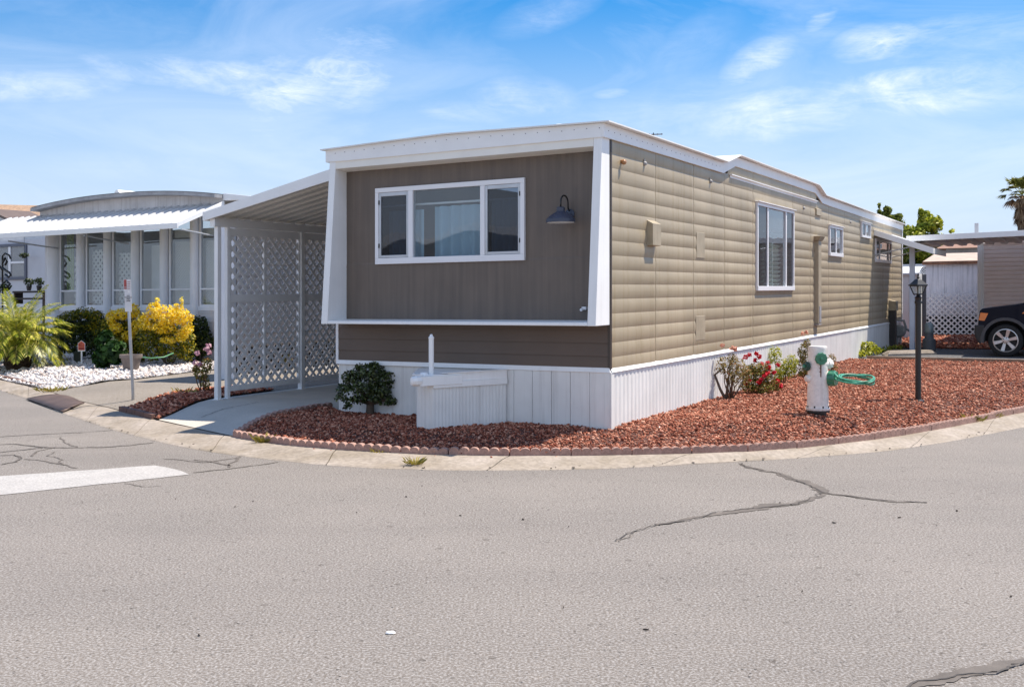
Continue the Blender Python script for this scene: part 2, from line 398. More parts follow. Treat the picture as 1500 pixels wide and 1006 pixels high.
crack([(1290,1012),(1345,998),(1400,988),(1460,980),(1520,962)], lambda t: .05+.05*math.sin(3*t), .01, seed=5)
for k, (px, w) in enumerate([
    ([(-30,641),(40,637),(100,634),(165,630)], .05), ([(-30,652),(20,650),(70,655),(150,655),(225,648)], .06),
    ([(0,662),(30,659),(50,657),(70,655)], .05), ([(0,680),(22,676),(30,670),(20,666),(0,667)], .04),
    ([(35,672),(60,674),(85,678),(112,685)], .05), ([(45,668),(55,660),(80,655)], .04), ([(85,640),(95,648),(112,655)], .035), ([(80,661),(72,667),(90,672),(96,679)], .03),
    ([(240,672),(300,676),(340,671),(352,668)], .05), ([(285,692),(300,690),(360,683),(408,676)], .06), ([(333,684),(345,673),(352,669)], .05), ([(283,673),(310,677),(337,682)], .05), ([(185,707),(215,712),(235,711)], .03)]):
    crack(px, w, .006, 20+k, dk=k < 4)
struct('road_cracks', cr, SEAL); struct('road_crack_lines', cd, CRACK)
# small litter on the road and in the gutter
lv = MB()
for i in range(130):
    if i < 80:
        k = RNG.integers(20, 140); f = RNG.uniform(-.1, .45)*(RNG.random()**1.5); p = RE[k]*(1-f)+KB[k]*f; z = .016
    else: p = np.array((RNG.uniform(-6, 6), RNG.uniform(4.2, 9))); z = .004
    a = RNG.uniform(0, 6.3); l = RNG.uniform(.006, .02); w = l*RNG.uniform(.25, .6); c, s = math.cos(a), math.sin(a)
    pts = [(p[0]+u*l*c-v*w*s, p[1]+u*l*s+v*w*c) for u, v in ((-1, 0), (0, -1), (1, 0), (0, 1))]
    lv.hexa([(x, y, z) for x, y in pts], [(p[0]+(x-p[0])*.6, p[1]+(y-p[1])*.6, z+l*.4) for x, y in pts])
struct('leaf_litter', lv, mat('dead_leaf', (.05, .035, .025), .8, var=.5, vscale=20), 'stuff')
for px, py, s in ((572,926,.022),(560,903,.012),(690,1003,.015),(405,826,.014)):
    q = G(px, py, .006); b = MB().lathe([(0, 0), (s, .002), (s*.8, s*.4), (0, s*.5)], (0, 0, 0), n=7)
    if s > .02: solo('pebble', MB().arr([(v[0]*1.2+q.x, v[1]*.7+q.y, v[2]+.002) for v in b.v], b.f), WHITE, 'small white pebble lying on the open asphalt', 'pebble', (q.x, q.y, .002), 'world')
# ------------------------------------------------------------------ beds and drives
def wp(px, py, dz=0): p = Gz(px, py, dz); return (p.x, p.y)
KBp = lambda i, f=0: tuple(KB[i])
def kb_near(px, py):
    p = G(px, py, .07); return int(np.argmin(np.hypot(KB[:, 0]-p.x, KB[:, 1]-p.y)))
i_bl = kb_near(345, 640.3); i_dl = kb_near(232, 615.5); i_is = kb_near(176, 601); i_gr = kb_near(72, 573)
cornL = W(-3.64, 0, 0); cornR = W(0, 0, 0)
bedL = [wp(385, 616), wp(440, 603), wp(484, 596)]
bl0 = W(-3.72, .05, 0)
brd = [tuple(KB[i]) for i in range(i_bl, 160)]
bR = W(6.2, 11.9, 0); bLft = W(0.0, 11.95, 0)
lavapoly = [(bl0.x, bl0.y)]+bedL[::-1][0:1]+bedL[1::-1]+brd+[(bR.x, bR.y), (bLft.x, bLft.y), (cornR.x, cornR.y), (cornL.x, cornL.y)]
def lz(x, y): return gz(x, y)+.012+.02*mnoise.noise((x*1.3, y*1.3, 0))+.012*mnoise.noise((x*5, y*5, 0))
sheet('lava_bed', lavapoly, .14, lz, LAVA)
rocks('lava_rocks', lavapoly, 3600, .0045, .019, LAVAR, lz, near=11.5, power=2.4, flat=.6)
rocks('lava_boulders', lavapoly, 40, .018, .030, LAVAR, lz, near=13, power=1.5)
kpoly = [tuple(p) for p in KB[i_bl:150]]+[tuple(a*.75+b*.25) for a, b in zip(KB[i_bl:150], RE[i_bl:150])][::-1]
rocks('spilled_rocks', kpoly, 14, .006, .016, LAVAR, lambda x, y: .06, power=1.5)
# driveway under the carport
dpoly = [tuple(KB[i]) for i in range(i_dl, i_bl+1)]+bedL+[(bl0.x, bl0.y)]+[tuple(W(-3.66, 12, 0).xy), tuple(W(-6.25, 12, 0).xy), tuple(W(-6.22, .40, 0).xy)]
sheet('concrete_driveway', dpoly, .3, lambda x, y: gz(x, y)+.006, DRIVEC)
jn = MB()
for P in ([wp(296, 612), wp(380, 590)],):
    d = strip(P, .012, 0, .2, 9); jn.add([(x, y, gz(x, y)+.0105) for x, y, z in d[0]], d[1])
struct('driveway_joint', jn, CRACK)
# small lava island by the sign post
isl = [tuple(KB[i_is])]+[tuple(KB[i]) for i in range(i_is+1, i_dl)]+[tuple(KB[i_dl])]+[tuple(W(-6.26, .38, 0).xy), tuple(W(-6.28, 1.75, 0).xy), tuple(W(-7.3, 1.75, 0).xy), wp(268, 575), wp(215, 589)]
sheet('lava_island', isl, .15, lambda x, y: gz(x, y)+.02, LAVA)
rocks('lava_island_rocks', isl, 1000, .010, .034, LAVAR, lambda x, y: gz(x, y)+.025, near=14)
# neighbour's asphalt drive and white gravel
adr = [tuple(KB[i]) for i in range(i_gr, i_is+1)]+[wp(215, 589), wp(268, 575), tuple(W(-7.3, 1.75, 0).xy), tuple(W(-6.28, 1.75, 0).xy), tuple(W(-6.28, 16, 0).xy), tuple(W(-10.3, 16, 0).xy), wp(277, 546), wp(200, 556), wp(120, 566)]
sheet('asphalt_drive', adr, .4, lambda x, y: gz(x, y)+.004, DRIVEM)
wpoly = [tuple(KB[i]) for i in range(2, i_gr+1)]+[wp(120, 566), wp(200, 556), wp(277, 546), tuple(W(-10.4, 6.0, 0).xy), tuple(W(-19, 6.0, 0).xy)]
wz = lambda x, y: gz(x, y)+.02+.02*mnoise.noise((x*2, y*2, 4))
sheet('white_gravel_bed', wpoly, .3, wz, GRAVB)
rocks('white_gravel', wpoly, 520, .012, .040, GRAVR, wz, near=17)
# carport pad on the right
pad = [tuple(W(6.6, 12.0, 0).xy), tuple(W(.25, 12.05, 0).xy), tuple(W(.25, 16.1, 0).xy), tuple(W(3.2, 16.4, 0).xy), tuple(W(3.2, 22.5, 0).xy), tuple(W(12, 22, 0).xy), tuple(W(12, 13, 0).xy)]
sheet('carport_pad', pad, .5, lambda x, y: gz(x, y)+.01, PADM)
lb2 = [tuple(W(.05, 16.2, 0).xy), tuple(W(3.1, 16.5, 0).xy), tuple(W(3.1, 23.4, 0).xy), tuple(W(-1.5, 23.4, 0).xy), tuple(W(-1.5, 18.5, 0).xy), tuple(W(.05, 18.5, 0).xy)]
sheet('lava_strip', lb2, .4, lambda x, y: gz(x, y)+.015, LAVA)
rocks('lava_strip_rocks', lb2, 220, .02, .05, LAVAR, lambda x, y: gz(x, y)+.02)
# ------------------------------------------------------------------ scalloped edging blocks
EDGE = mat('red_edging_concrete', (.40, .245, .20), .85, var=.22, vscale=6, fine=.2, fscale=40, bump=.3, bscale=60, streak=.15, scol='#b08c7c')
def edging(a, b, n_sc=6, label='', group=None, h=.062, zoff=-.02):
    a, b = Vector(a), Vector(b); l = (b-a).length-.006; d = (b-a).normalized(); nrm = Vector((-d.y, d.x)); r = l/n_sc/2
    top = []
    for k in range(n_sc):
        for j in range(7):
            th = math.pi*(1-j/6); top.append((r*(2*k+1)+r*math.cos(th)*.985, h+r*.72*math.sin(th)))
    pr = [(0, -.06), (l, -.06)]+top[::-1]
    z0 = gz(a.x, a.y)+zoff; z1 = gz(b.x, b.y)+zoff
    def P(s, z, o): q = a+d*s+nrm*o; return (q.x, q.y, z+z0+(z1-z0)*s/l)
    mb = MB(); o = len(mb.v); n = len(pr)
    vs = [P(s, z, -.032) for s, z in pr]+[P(s, z, .036) for s, z in pr]
    fs = [(0, 1, n+1, n), (1, 2, n+2, n+1), (n-1, 0, n, 2*n-1)]+[(i, i+1, n+i+1, n+i) for i in range(2, n-1)]
    fs += [tuple([0, 1]+list(range(2, n))), tuple(range(n, 2*n))[::-1]]
    mb.add(vs, fs)
    return solo('edging_block', mb, EDGE, label, 'edging block', (a.x, a.y, z0), 'world', group)
line = [bedL[2], bedL[1], bedL[0]]
bp = [tuple(KB[i]+(KB[i]-RE[i])/np.hypot(*(KB[i]-RE[i]))*.02) for i in range(i_bl, 160)]
full = [Vector(p) for p in line+bp]
cum = [0]
for i in range(1, len(full)): cum.append(cum[-1]+(full[i]-full[i-1]).length)
def at(s):
    s = min(max(s, 0), cum[-1]-1e-6); i = max(k for k in range(len(cum)) if cum[k] <= s); i = min(i, len(full)-2)
    return full[i].lerp(full[i+1], (s-cum[i])/(cum[i+1]-cum[i]))
s = 0; k = 0; E_L = cum[len(line)-1]
small = True
while s < cum[-1]-.6:
    st = .215 if s < E_L+1.1 else .60
    nb = 2 if st < .5 else 6
    if s < E_L-.1: lab, gp = 'short scalloped red edging block beside the concrete driveway', 'edging blocks along the driveway side'
    elif st < .5: lab, gp = 'short scalloped red edging block on the kerb at the driveway corner', 'edging blocks at the driveway corner'
    else: lab, gp = 'long red scalloped edging block between kerb and lava rock', 'long edging blocks along the kerb'
    jit = RNG.uniform(-.012, .012)
    edging(at(s)+Vector((jit*.3, jit)), at(s+st)+Vector((0, RNG.uniform(-.008, .008))), nb, lab, gp, h=.05+RNG.uniform(-.006, .006)); s += st
# plain kerb bricks round the island and the gravel
BRK = mat('brown_brick', (.16, .085, .065), .85, var=.3, vscale=9, bump=.3, bscale=50)
def bricks(pts, n, size, name, label, cat, grp, m):
    P = res(pts, n)
    for i in range(n):
        a, b = Vector(P[i]), Vector(P[i+1]); d = (b-a); l = d.length*.96; d.normalize(); q = Vector((-d.y, d.x)); w, h = size
        z = gz(a.x, a.y); z2 = gz(b.x, b.y)
        c = [a-q*w/2, a+d*l-q*w/2, a+d*l+q*w/2, a+q*w/2]
        bt = [(p.x, p.y, (z if j in (0, 3) else z2)-.05) for j, p in enumerate(c)]; tp = [(p.x, p.y, zz+.05+h) for (p, (x, y, zz)) in zip(c, bt)]
        solo(name, MB().hexa(bt, tp), m, label, cat, (a.x, a.y, z), 'world', grp, bevel=.006)
bricks([wp(178, 601), wp(200, 606.5), wp(227, 613.5)], 4, (.08, .06), 'edging_block', 'plain brown edging block fronting the small lava island', 'edging block', 'edging blocks of the lava island', BRK)
bricks([wp(-40, 545), wp(0, 553), wp(60, 567)], 9, (.07, .05), 'edging_brick', 'small dark red brick edging the white gravel', 'brick', 'bricks edging the white gravel', BRK)
# timber board at the back of the lava bed
q0, q1 = W(.35, 11.98, 0), W(6.3, 11.86, 0)
z0, z1 = gz(q0.x, q0.y), gz(q1.x, q1.y); dn = Vector((EV[0], EV[1]))*.04
solo('edging_board', MB().hexa([(q0.x, q0.y, z0-.05), (q1.x, q1.y, z1-.05), (q1.x+dn.x, q1.y+dn.y, z1-.05), (q0.x+dn.x, q0.y+dn.y, z0-.05)], [(q0.x, q0.y, z0+.07), (q1.x, q1.y, z1+.075), (q1.x+dn.x, q1.y+dn.y, z1+.075), (q0.x+dn.x, q0.y+dn.y, z0+.07)]),
     mat('weathered_board', (.30, .20, .13), .8, var=.3, vscale=6, bump=.3), 'long low timber board along the back of the lava bed', 'garden edging', q0, 'world', bevel=.004)
# metal ramp plate over the kerb
pl = [G(38, 583.2, .03), G(84, 576.5, .10), G(123, 588.8, .13), G(120, 599.5, .10), G(90, 602.6, .035)]
rp = MB(); nn = 10; vs = []
A0, A1, B0, B1 = G(38, 583.4, .025), G(84, 576.5, .075), G(92, 602.8, .025), G(124, 589.5, .085)
for i in range(nn+1):
    for j in range(5):
        u, v = i/nn, j/4; p = (A0.lerp(B0, u)).lerp(A1.lerp(B1, u), v); vs.append((p.x, p.y, p.z+.024*math.sin(math.pi*u)**2*(.3+v*.7)+.014*math.sin(math.pi*v)))
fs = [(i*5+j, i*5+j+1, (i+1)*5+j+1, (i+1)*5+j) for i in range(nn) for j in range(4)]
o = solo('ramp_plate', rp.add(vs, fs), mat('rusty_steel_plate', (.125, .085, .07), .6, metal=.3, var=.35, vscale=3, bump=.3, bscale=20), 'bent brown steel ramp plate lying over the kerb', 'ramp', (A0.x, A0.y, .03), 'world', smooth=True)
so = o.modifiers.new('thick', 'SOLIDIFY'); so.thickness = .008
# ------------------------------------------------------------------ plane measurements in the home frame
def _ray(px, py): return Vector(((px-CX)/F, 1, (CY-py)/F))
def fr(px, py, yl=0.0):
    d = _ray(px, py); dv = d.x*EV[0]+d.y*EV[1]; t = (yl+P0.x*EV[0]+P0.y*EV[1])/dv
    return L((d.x*t, d.y*t, H+d.z*t))
def sd(px, py, xl=0.0):
    d = _ray(px, py); du = d.x*EX[0]+d.y*EX[1]; t = (xl+P0.x*EX[0]+P0.y*EX[1])/du
    return L((d.x*t, d.y*t, H+d.z*t))
def wall_cells(mb, xs, zs, holes, fn, mi=0):
    """grid of quads over xs*zs, leaving out cells inside holes; fn(a, z) gives the point"""
    xs = sorted(set(round(x, 4) for x in xs)); zs = sorted(set(round(z, 4) for z in zs)); idx = {}
    def vid(i, j):
        if (i, j) not in idx: idx[i, j] = len(mb.v); mb.v.append(tuple(fn(xs[i], zs[j])))
        return idx[i, j]
    for i in range(len(xs)-1):
        for j in range(len(zs)-1):
            a, z = (xs[i]+xs[i+1])/2, (zs[j]+zs[j+1])/2
            if any(h[0] < a < h[1] and h[2] < z < h[3] for h in holes): continue
            mb.f.append((vid(i, j), vid(i+1, j), vid(i+1, j+1), vid(i, j+1))); mb.m.append(mi)
def clip_rect(poly, u0, u1, v0, v1):
    for ax, lim, sg in ((0, u0, 1), (0, u1, -1), (1, v0, 1), (1, v1, -1)):
        out = []
        for i in range(len(poly)):
            p, q = poly[i-1], poly[i]; dp, dq = sg*(p[ax]-lim), sg*(q[ax]-lim)
            if (dp >= 0) != (dq >= 0):
                t = dp/(dp-dq); out.append((p[0]+(q[0]-p[0])*t, p[1]+(q[1]-p[1])*t))
            if dq >= 0: out.append(q)
        poly = out
        if len(poly) < 3: return []
    return poly
def lattice(mb, u0, u1, v0, v1, fn, pitch=.155, w=.040, th=.007, mi=0):
    """diagonal slats in two layers, clipped to a rectangle; fn(u, v, depth) gives the point"""
    hw = w/math.sqrt(2); R = (v1-v0)+(u1-u0)
    for s, d0 in ((1, 0), (-1, th+.001)):
        k = math.floor((u0-R)/pitch)
        while k*pitch < u1+R:
            c = k*pitch; k += 1
            p = [(c-hw, v0), (c+hw, v0), (c+hw+s*(v1-v0), v1), (c-hw+s*(v1-v0), v1)]
            q = clip_rect(p, u0, u1, v0, v1)
            if q: mb.hexa([fn(a, b, d0) for a, b in q], [fn(a, b, d0+th) for a, b in q], mi)
# ------------------------------------------------------------------ the brown mobile home
home = thing('mobile_home', 'long brown and tan mobile home with white roof trim and white skirting', 'mobile home', (0, 0, 0))
LEN, WID = 18.3, 3.64
wins = [(5.235, 7.341, 1.445, 2.765), (9.979, 11.105, 2.09, 2.668), (12.989, 13.97, 2.569, 2.898), (14.62, 16.62, 2.07, 2.60)]
seams = [1.257, 2.53, 3.751, 5.086, 7.36, 8.55, 9.979, 11.35, 12.916, 14.3, 15.6, 16.9]
HC = .153
def pil(y):
    d = min(min(abs(y-s) for s in seams), abs(y-.03), abs(LEN-y)); return 0.55+.45*sstep(d/.05)
prof_t = [(t_, .0094*4*t_*(1-t_)) for t_ in (0, .04, .12, .22, .35, .5, .65, .78, .88, .96, 1)]
def px_off(z):
    t = ((z-.607)/HC) % 1.0
    for (a, b), (c, d) in zip(prof_t, prof_t[1:]):
        if a <= t <= c: return b+(d-b)*(t-a)/(c-a)
    return 0
def side_pt(y, z):
    g = any(abs(y-s) < .0049 for s in seams)
    w = .0035*mnoise.noise((y*.9, z*1.4, 2))+.0015*mnoise.noise((y*5, z*3, 9))
    return (.004+px_off(z)*pil(y)+w-(.006 if g else 0), y, z)
ys = [.03, LEN]+[s+d for s in seams for d in (-.12, -.07, -.03, -.006, -.0045, .0045, .006, .03, .07, .12)]+[v for w in wins for v in w[:2]]
ys += list(np.arange(.3, LEN, .3))
zs = [.62]+[round(.607+HC*(k+t), 4) for k in range(0, 18) for t, _ in prof_t[:-1] if .62 < .607+HC*(k+t) < 3.35]+[v for w in wins for v in w[2:]]
mb = MB(); holes = [(w[0], w[1], w[2], w[3]) for w in wins]+[(-1, 3.9, 3.06, 9), (9.1, 30, 3.06, 9), (3.9, 9.1, 3.21, 9)]
wall_cells(mb, ys, zs, holes, side_pt)
mb.build('side_wall', TAN, home, smooth=True, auto=13)
# other walls
mb = MB(); mb.box(-WID, -.05, LEN-.02, LEN+.02, -.1, 3.05); mb.box(-WID-.02, -WID+.02, 0.03, LEN-.02, .62, 3.05)
mb.box(-WID, -.04, .1, LEN-.05, .62, .66)
mb.build('rear_wall', BROWN2, home)
mb = MB(); mb.box(-.2, -.17, .1, LEN-.1, .66, 3.0)
# shadow-side lining behind the side wall with window openings
mb = MB(); wall_cells(mb, [.1, LEN-.1]+[v for w in wins for v in w[:2]], [.66, 3.0]+[v for w in wins for v in w[2:]], holes[:4], lambda y, z: (-.07, y, z))
mb.build('inner_lining', mat('interior_paint', (.45, .43, .40), .8), home)
# front: framed panel with window
X = lambda px, py=330: fr(px, py).x
FW = (-3.050, -1.012, 1.803, 2.708)
mb = MB(); xs = [-3.52, -2.997, -.2, -.09]+list(FW[:2]); zs = [1.12, 1.855, 2.96]+list(FW[2:])
gx = [-3.0, -1.78, -.56]; xs = [-3.53, -.085]+list(FW[:2])+[g+d for g in gx for d in (-.003, .003)]; zs = [1.115, 1.828, 1.832, 2.965]+list(FW[2:])
wall_cells(mb, xs+list(np.arange(-3.5, -.1, .1)), zs, [FW], lambda x, z: (x, (.004 if (any(abs(x-g) < .0031 for g in gx) and abs(z-1.83) > 1) or abs(z-1.83) < .0021 else 0)+.002*mnoise.noise((x*1.5, z*1.5, 0))+(.0025 if round((x+9)*20) % 2 else 0)*0, z))
def frontpanel():
    m = BROWN.copy(); m.name = 'brown_grooved_panel'; t = NT(m); b = bsdf(t); v = t.coord()
    w = t.new('ShaderNodeTexWave', wave_type='BANDS', bands_direction='X', wave_profile='SAW'); w.inputs['Scale'].default_value = 3.2; w.inputs['Distortion'].default_value = .0
    t.link(v, w.inputs['Vector']); bn = t.new('ShaderNodeBump'); bn.inputs['Strength'].default_value = .25; bn.inputs['Distance'].default_value = .004
    t.link(w.outputs['Fac'], bn.inputs['Height']); t.link(bn.outputs[0], b.inputs['Normal'])
    c0 = b.inputs['Base Color'].links[0].from_socket
    s = t.noise(t.coord((7, 7, .25)), 2.2, 4, .6)
    t.link(t.mix(c0, t.mix(c0, [1.28, 1.25, 1.22], 1.0, 'MULTIPLY'), t.ramp(s, [(.35, 0.), (.65, 1.)])), b.inputs['Base Color'])
    return m
mb.build('front_panel', frontpanel(), home)
mb = MB()
for k in range(4):
    a, b = .632+k*.139, min(.632+(k+1)*.139, 1.118); mb.hexa([(-3.62, .03, a), (-.02, .03, a), (-.02, -.012, a), (-3.62, -.012, a)], [(-3.62, .03, b), (-.02, .03, b), (-.02, -.001, b), (-3.62, -.001, b)])
mb.build('lap_siding', BROWN2, home, bevel=.002)
mb = MB(); mb.box(-.022, .0125, -.014, .028, .60, 3.04); mb.build('corner_trim', BRONZE, home, bevel=.003)
mb = MB(); mb.box(-3.66, -3.622, -.016, .03, .60, 1.11); mb.build('corner_trim', VINYL, home, bevel=.003)
mb = MB(); mb.box(.012, .03, LEN-.06, LEN+.03, .62, 3.0); mb.build('corner_trim', VINYL, home, bevel=.003)
# picture-frame surround: face leans out towards the bottom
yf = lambda z: -.36+(z-1.11)/(2.96-1.11)*.15
mb = MB()
for x0, x1 in ((-3.60, -3.505), (-.092, .004)):
    z0, z1 = 1.10, 3.05
    mb.hexa([(x0, yf(z0), z0), (x1, yf(z0), z0), (x1, .03 if x0 < -1 else -.016, z0), (x0, .03 if x0 < -1 else -.016, z0)], [(x0, yf(z1), z1), (x1, yf(z1), z1), (x1, .03 if x0 < -1 else -.016, z1), (x0, .03 if x0 < -1 else -.016, z1)])
z0, z1 = 1.102, 1.150
mb.hexa([(-3.504, yf(z0)-.001, z0), (-.093, yf(z0)-.001, z0), (-.093, 0, z0), (-3.504, 0, z0)], [(-3.504, yf(z1)-.001, z1-.012), (-.093, yf(z1)-.001, z1-.012), (-.093, 0, z1), (-3.504, 0, z1)])
mb.build('window_surround', WHITE, home, bevel=.006)
mb = MB(); z0, z1 = 2.955, 3.05
mb.hexa([(-3.504, yf(z0), z0), (-.093, yf(z0), z0), (-.093, .02, 2.935), (-3.504, .02, 2.935)], [(-3.504, yf(z1), z1), (-.093, yf(z1), z1), (-.093, .02, z1), (-3.504, .02, z1)])
mb.build('soffit', mat('cream_soffit', (.86, .82, .74), .6, var=.06), home)
# roof
def rz(y):
    P = [(-.3, 3.20), (3.66, 3.20), (4.22, 3.345), (8.88, 3.335), (9.42, 3.19), (LEN+.12, 3.125)]
    for (a, b), (c, d) in zip(P, P[1:]):
        if a <= y <= c: return b+(d-b)*(y-a)/(c-a)
    return 3.12
st = [-.262, 1.2, 2.5, 3.66, 4.22, 6, 7.5, 8.88, 9.42, 11, 13, 15, 17, LEN+.1]; xr = [-3.70, -2.9, -1.92, -.8, .105]; cz = [0, .020, .042, .018, 0]
mb = MB(); vs = []
for y in st:
    w = .006*mnoise.noise((y*.8, 0, 3))
    vs += [(x, y, rz(y)+c+w) for x, c in zip(xr, cz)]+[(x, y, rz(y)+c+w-.014) for x, c in zip(xr, cz)]
n = 10; fs = []
for i in range(len(st)-1):
    for j in range(4):
        fs += [(i*n+j, i*n+j+1, (i+1)*n+j+1, (i+1)*n+j), (i*n+5+j, (i+1)*n+5+j, (i+1)*n+6+j, i*n+6+j)]
    fs += [(i*n, (i+1)*n, (i+1)*n+5, i*n+5), (i*n+4, i*n+9, (i+1)*n+9, (i+1)*n+4)]
for i in (0, len(st)-1):
    fs += [(i*n+j, i*n+5+j, i*n+6+j, i*n+j+1) for j in range(4)]
roof = mb.add(vs, fs).build('roof', mat('white_roof_coating', (.80, .79, .77), .55, var=.08, vscale=1.2, streak=.15), home)
# fascia with lapped sheets
def strip_prism(mb, pts, x0, x1, axis):
    """pts: (a, zlow, zhigh) stations; prism between x0..x1 along a"""
    vs = []
    for a, lo, hi in pts:
        for x, z in ((x0, lo), (x1, lo), (x1, hi), (x0, hi)): vs.append((x, a, z) if axis == 'y' else (a, x, z))
    fs = [(i*4+j, i*4+(j+1) % 4, (i+1)*4+(j+1) % 4, (i+1)*4+j) for i in range(len(pts)-1) for j in range(4)]
    fs += [(0, 1, 2, 3), tuple((len(pts)-1)*4+j for j in (3, 2, 1, 0))]
    mb.add(vs, fs)
mb = MB(); P = []
for y in list(np.arange(-.217, 3.6, .4))+[3.66, 4.20, 6, 8.86, 9.40]+list(np.arange(10, LEN+.1, 1.2))+[LEN+.06]:
    lo = rz(y)-.158 if not 4.2 <= y <= 8.9 else rz(y)-.15
    P.append((y, lo+.003*mnoise.noise((y*2, 1, 1)), rz(y)-.016))
strip_prism(mb, P, .006, .030, 'y'); fas = mb.build('fascia', WHITE2, home)
mb = MB(); P = [(x, 3.042 if x > -3.5 else 3.045, 3.184+.042*(1-abs((x+1.92)/1.95))) for x in np.linspace(-3.62, .0055, 14)]
strip_prism(mb, P, -.219, -.190, 'x'); mb.build('fascia', WHITE2, home)
mb = MB(); strip_prism(mb, [(y, rz(y)-.158, rz(y)-.016) for y in (-.217, 3.66, 4.2, 8.86, 9.4, LEN)], -3.65, -3.622, 'y'); strip_prism(mb, [(x, 3.0, 3.12) for x in (-3.62, 0)], LEN+.03, LEN+.06, 'x'); mb.build('fascia', WHITE2, home)
mb = MB()
for x in np.arange(-3.5, 0, .145):
    z = 3.135+.035*(1-abs((x+1.92)/1.95)); mb.lathe([(.006, 0), (.004, .004), (0, .005)], (x, -.219, z+RNG.uniform(-.004, .004)), (0, -1, 0), 6)
for y in np.arange(-.1, 3.6, .15):
    mb.lathe([(.006, 0), (.004, .004), (0, .005)], (.030, y, rz(y)-.085+RNG.uniform(-.004, .004)), (1, 0, 0), 6)
mb.build('fasteners', mat('dull_screw_heads', (.25, .25, .27), .5, metal=.5), home)['kind'] = 'stuff'
mb = MB(); strip_prism(mb, [(3.98, 3.045, 3.058), (9.0, 3.04, 3.053)], .004, .046, 'y'); strip_prism(mb, [(3.98, 3.01, 3.045), (9.0, 3.005, 3.04)], .014, .018, 'y'); mb.build('drip_channel', WHITE2, home)
# roof furniture
q = fr(820, 182, 2.0); q.z -= .19; mb = MB(); mb.lathe([(.09, -.25), (.09, .10), (.115, .10), (.115, .16), (.06, .185), (0, .19)], q, (0, 0, 1), 16); mb.build('roof_vent', WHITE, home, auto=35)
q = fr(957, 195.5, 7.0); q.z -= .74; mb = MB(); mb.tube([q-Vector((0, 0, .3)), q+Vector((0, 0, .75))], .010, 6)
ax = Vector((.9, .35, 0)).normalized(); bx = Vector((-.35, .9, 0)).normalized(); t0 = q+Vector((0, 0, .72))
mb.tube([t0-ax*.16, t0+ax*.16], .009, 5)
for k in range(5):
    c = t0+ax*(-.14+.07*k); l = .13-.015*k; mb.tube([c-bx*l, c+bx*l], .006, 5)
mb.build('antenna', BLACK, home)
# skirting
mb = MB()
vs = []
ysk = np.arange(.004, LEN, .026)
for i, y in enumerate(ysk):
    o = (0, .007, .007, 0)[i % 4]+.004*mnoise.noise((y*1.1, 0, 5)); vs += [(.012+o*.8+.006*mnoise.noise((y*.7, 4, 0)), y, -.25), (.012+o, y, .612)]
mb.add(vs, [(2*i, 2*i+2, 2*i+3, 2*i+1) for i in range(len(ysk)-1)])
mb.build('side_skirting', SKIRT, home)
mb = MB(); mb.hexa([(.02, .0, .598), (.034, .0, .604), (.034, LEN, .604), (.02, LEN, .598)], [(-.02, .0, .648), (.002, .0, .655), (.002, LEN, .655), (-.02, LEN, .648)])
mb.hexa([(-3.63, -.034, .604), (.02, -.034, .604), (.02, -.02, .598), (-3.63, -.02, .598)], [(-3.63, -.014, .652), (.0, -.014, .652), (.0, .02, .648), (-3.63, .02, .648)])
mb.build('skirting_cap', WHITE, home, bevel=.002)
mb = MB(); xb = [fr(p, 580).x for p in (732.5, 753.5, 780.5, 808.4, 836, 864.5)]+[-.002]
for a, b in zip(xb, xb[1:]):
    r = RNG.uniform(-.003, .003); mb.hexa([(a+.006, -.02+r, -.25), (b, -.018+r, -.25), (b, .0, -.25), (a+.006, .0, -.25)], [(a+.006, -.02, .605), (b, -.018, .605), (b, .0, .605), (a+.006, .0, .605)])
mb.box(-3.62, xb[0]+.01, -.003, .0, -.25, .605)
for i, x in enumerate(np.arange(-3.62, -1.35, .10)): mb.box(x, x+.02, -.0065, -.0028, -.25, .605)
mb.box(-1.3, -.001, .002, .008, -.25, .606)
mb.build('front_skirting', SKIRT, home, bevel=.002)
mb = MB(); mb.box(-.052, .0135, -.026, -.0175, -.2, .603); mb.box(.0125, .026, -.022, .06, -.2, .603); mb.build('skirting_corner', SKIRT, home, bevel=.003)
# tongue cover: boxed A-frame with beam and capped pipe
N1, N2 = Vector((-1.90, -.80, 0)), Vector((-1.69, -.81, 0)); R0 = Vector((-1.235, -.03, 0)); L0 = Vector((-2.42, -.03, 0))
mb = MB()
for a, b, n in ((L0, N1, 14), (N1, N2, 4), (N2, R0, 22)):
    d = b-a; nr = Vector((d.y, -d.x, 0)).normalized(); vs = []
    for k in range(n*2+1):
        p = a+d*k/(n*2); o = (0, .004)[(k//1) % 2]
        vs += [tuple(p+nr*o+Vector((0, 0, -.25))), tuple(p+nr*o+Vector((0, 0, .505)))]
    mb.add(vs, [(2*i, 2*i+2, 2*i+3, 2*i+1) for i in range(n*2)])
tc = mb.build('tongue_cover', SKIRT, home)
mb = MB(); u = (R0-N2).normalized(); nr = Vector((u.y, -u.x, 0)); up = Vector((0, 0, 1))
def plank(a, b, z0, z1, o0, o1):
    mb.hexa([tuple(p+nr*o+up*z0) for p, o in ((a, o0), (b, o0), (b, o1), (a, o1))], [tuple(p+nr*o+up*z1) for p, o in ((a, o0), (b, o0), (b, o1), (a, o1))])
plank(N2, R0, .445, .508, .008, .024)
plank(N2+u*.18, R0, .508, .60, -.004, .010)
plank(N2+u*.1, R0, .598, .606, -.03, .03)
mb.build('trim_board', WHITE, tc, bevel=.003)
mb = MB(); c0 = N2-u*.16; plank(c0, N2+u*.34, .475, .575, -.06, .034)
mb.hexa([tuple(p+up*.575) for p in (N1+Vector((-.04, -.03, 0)), N2+Vector((.02, -.02, 0)), R0, L0)], [tuple(p+up*.588) for p in (N1+Vector((-.04, -.03, 0)), N2+Vector((.02, -.02, 0)), R0, L0)])
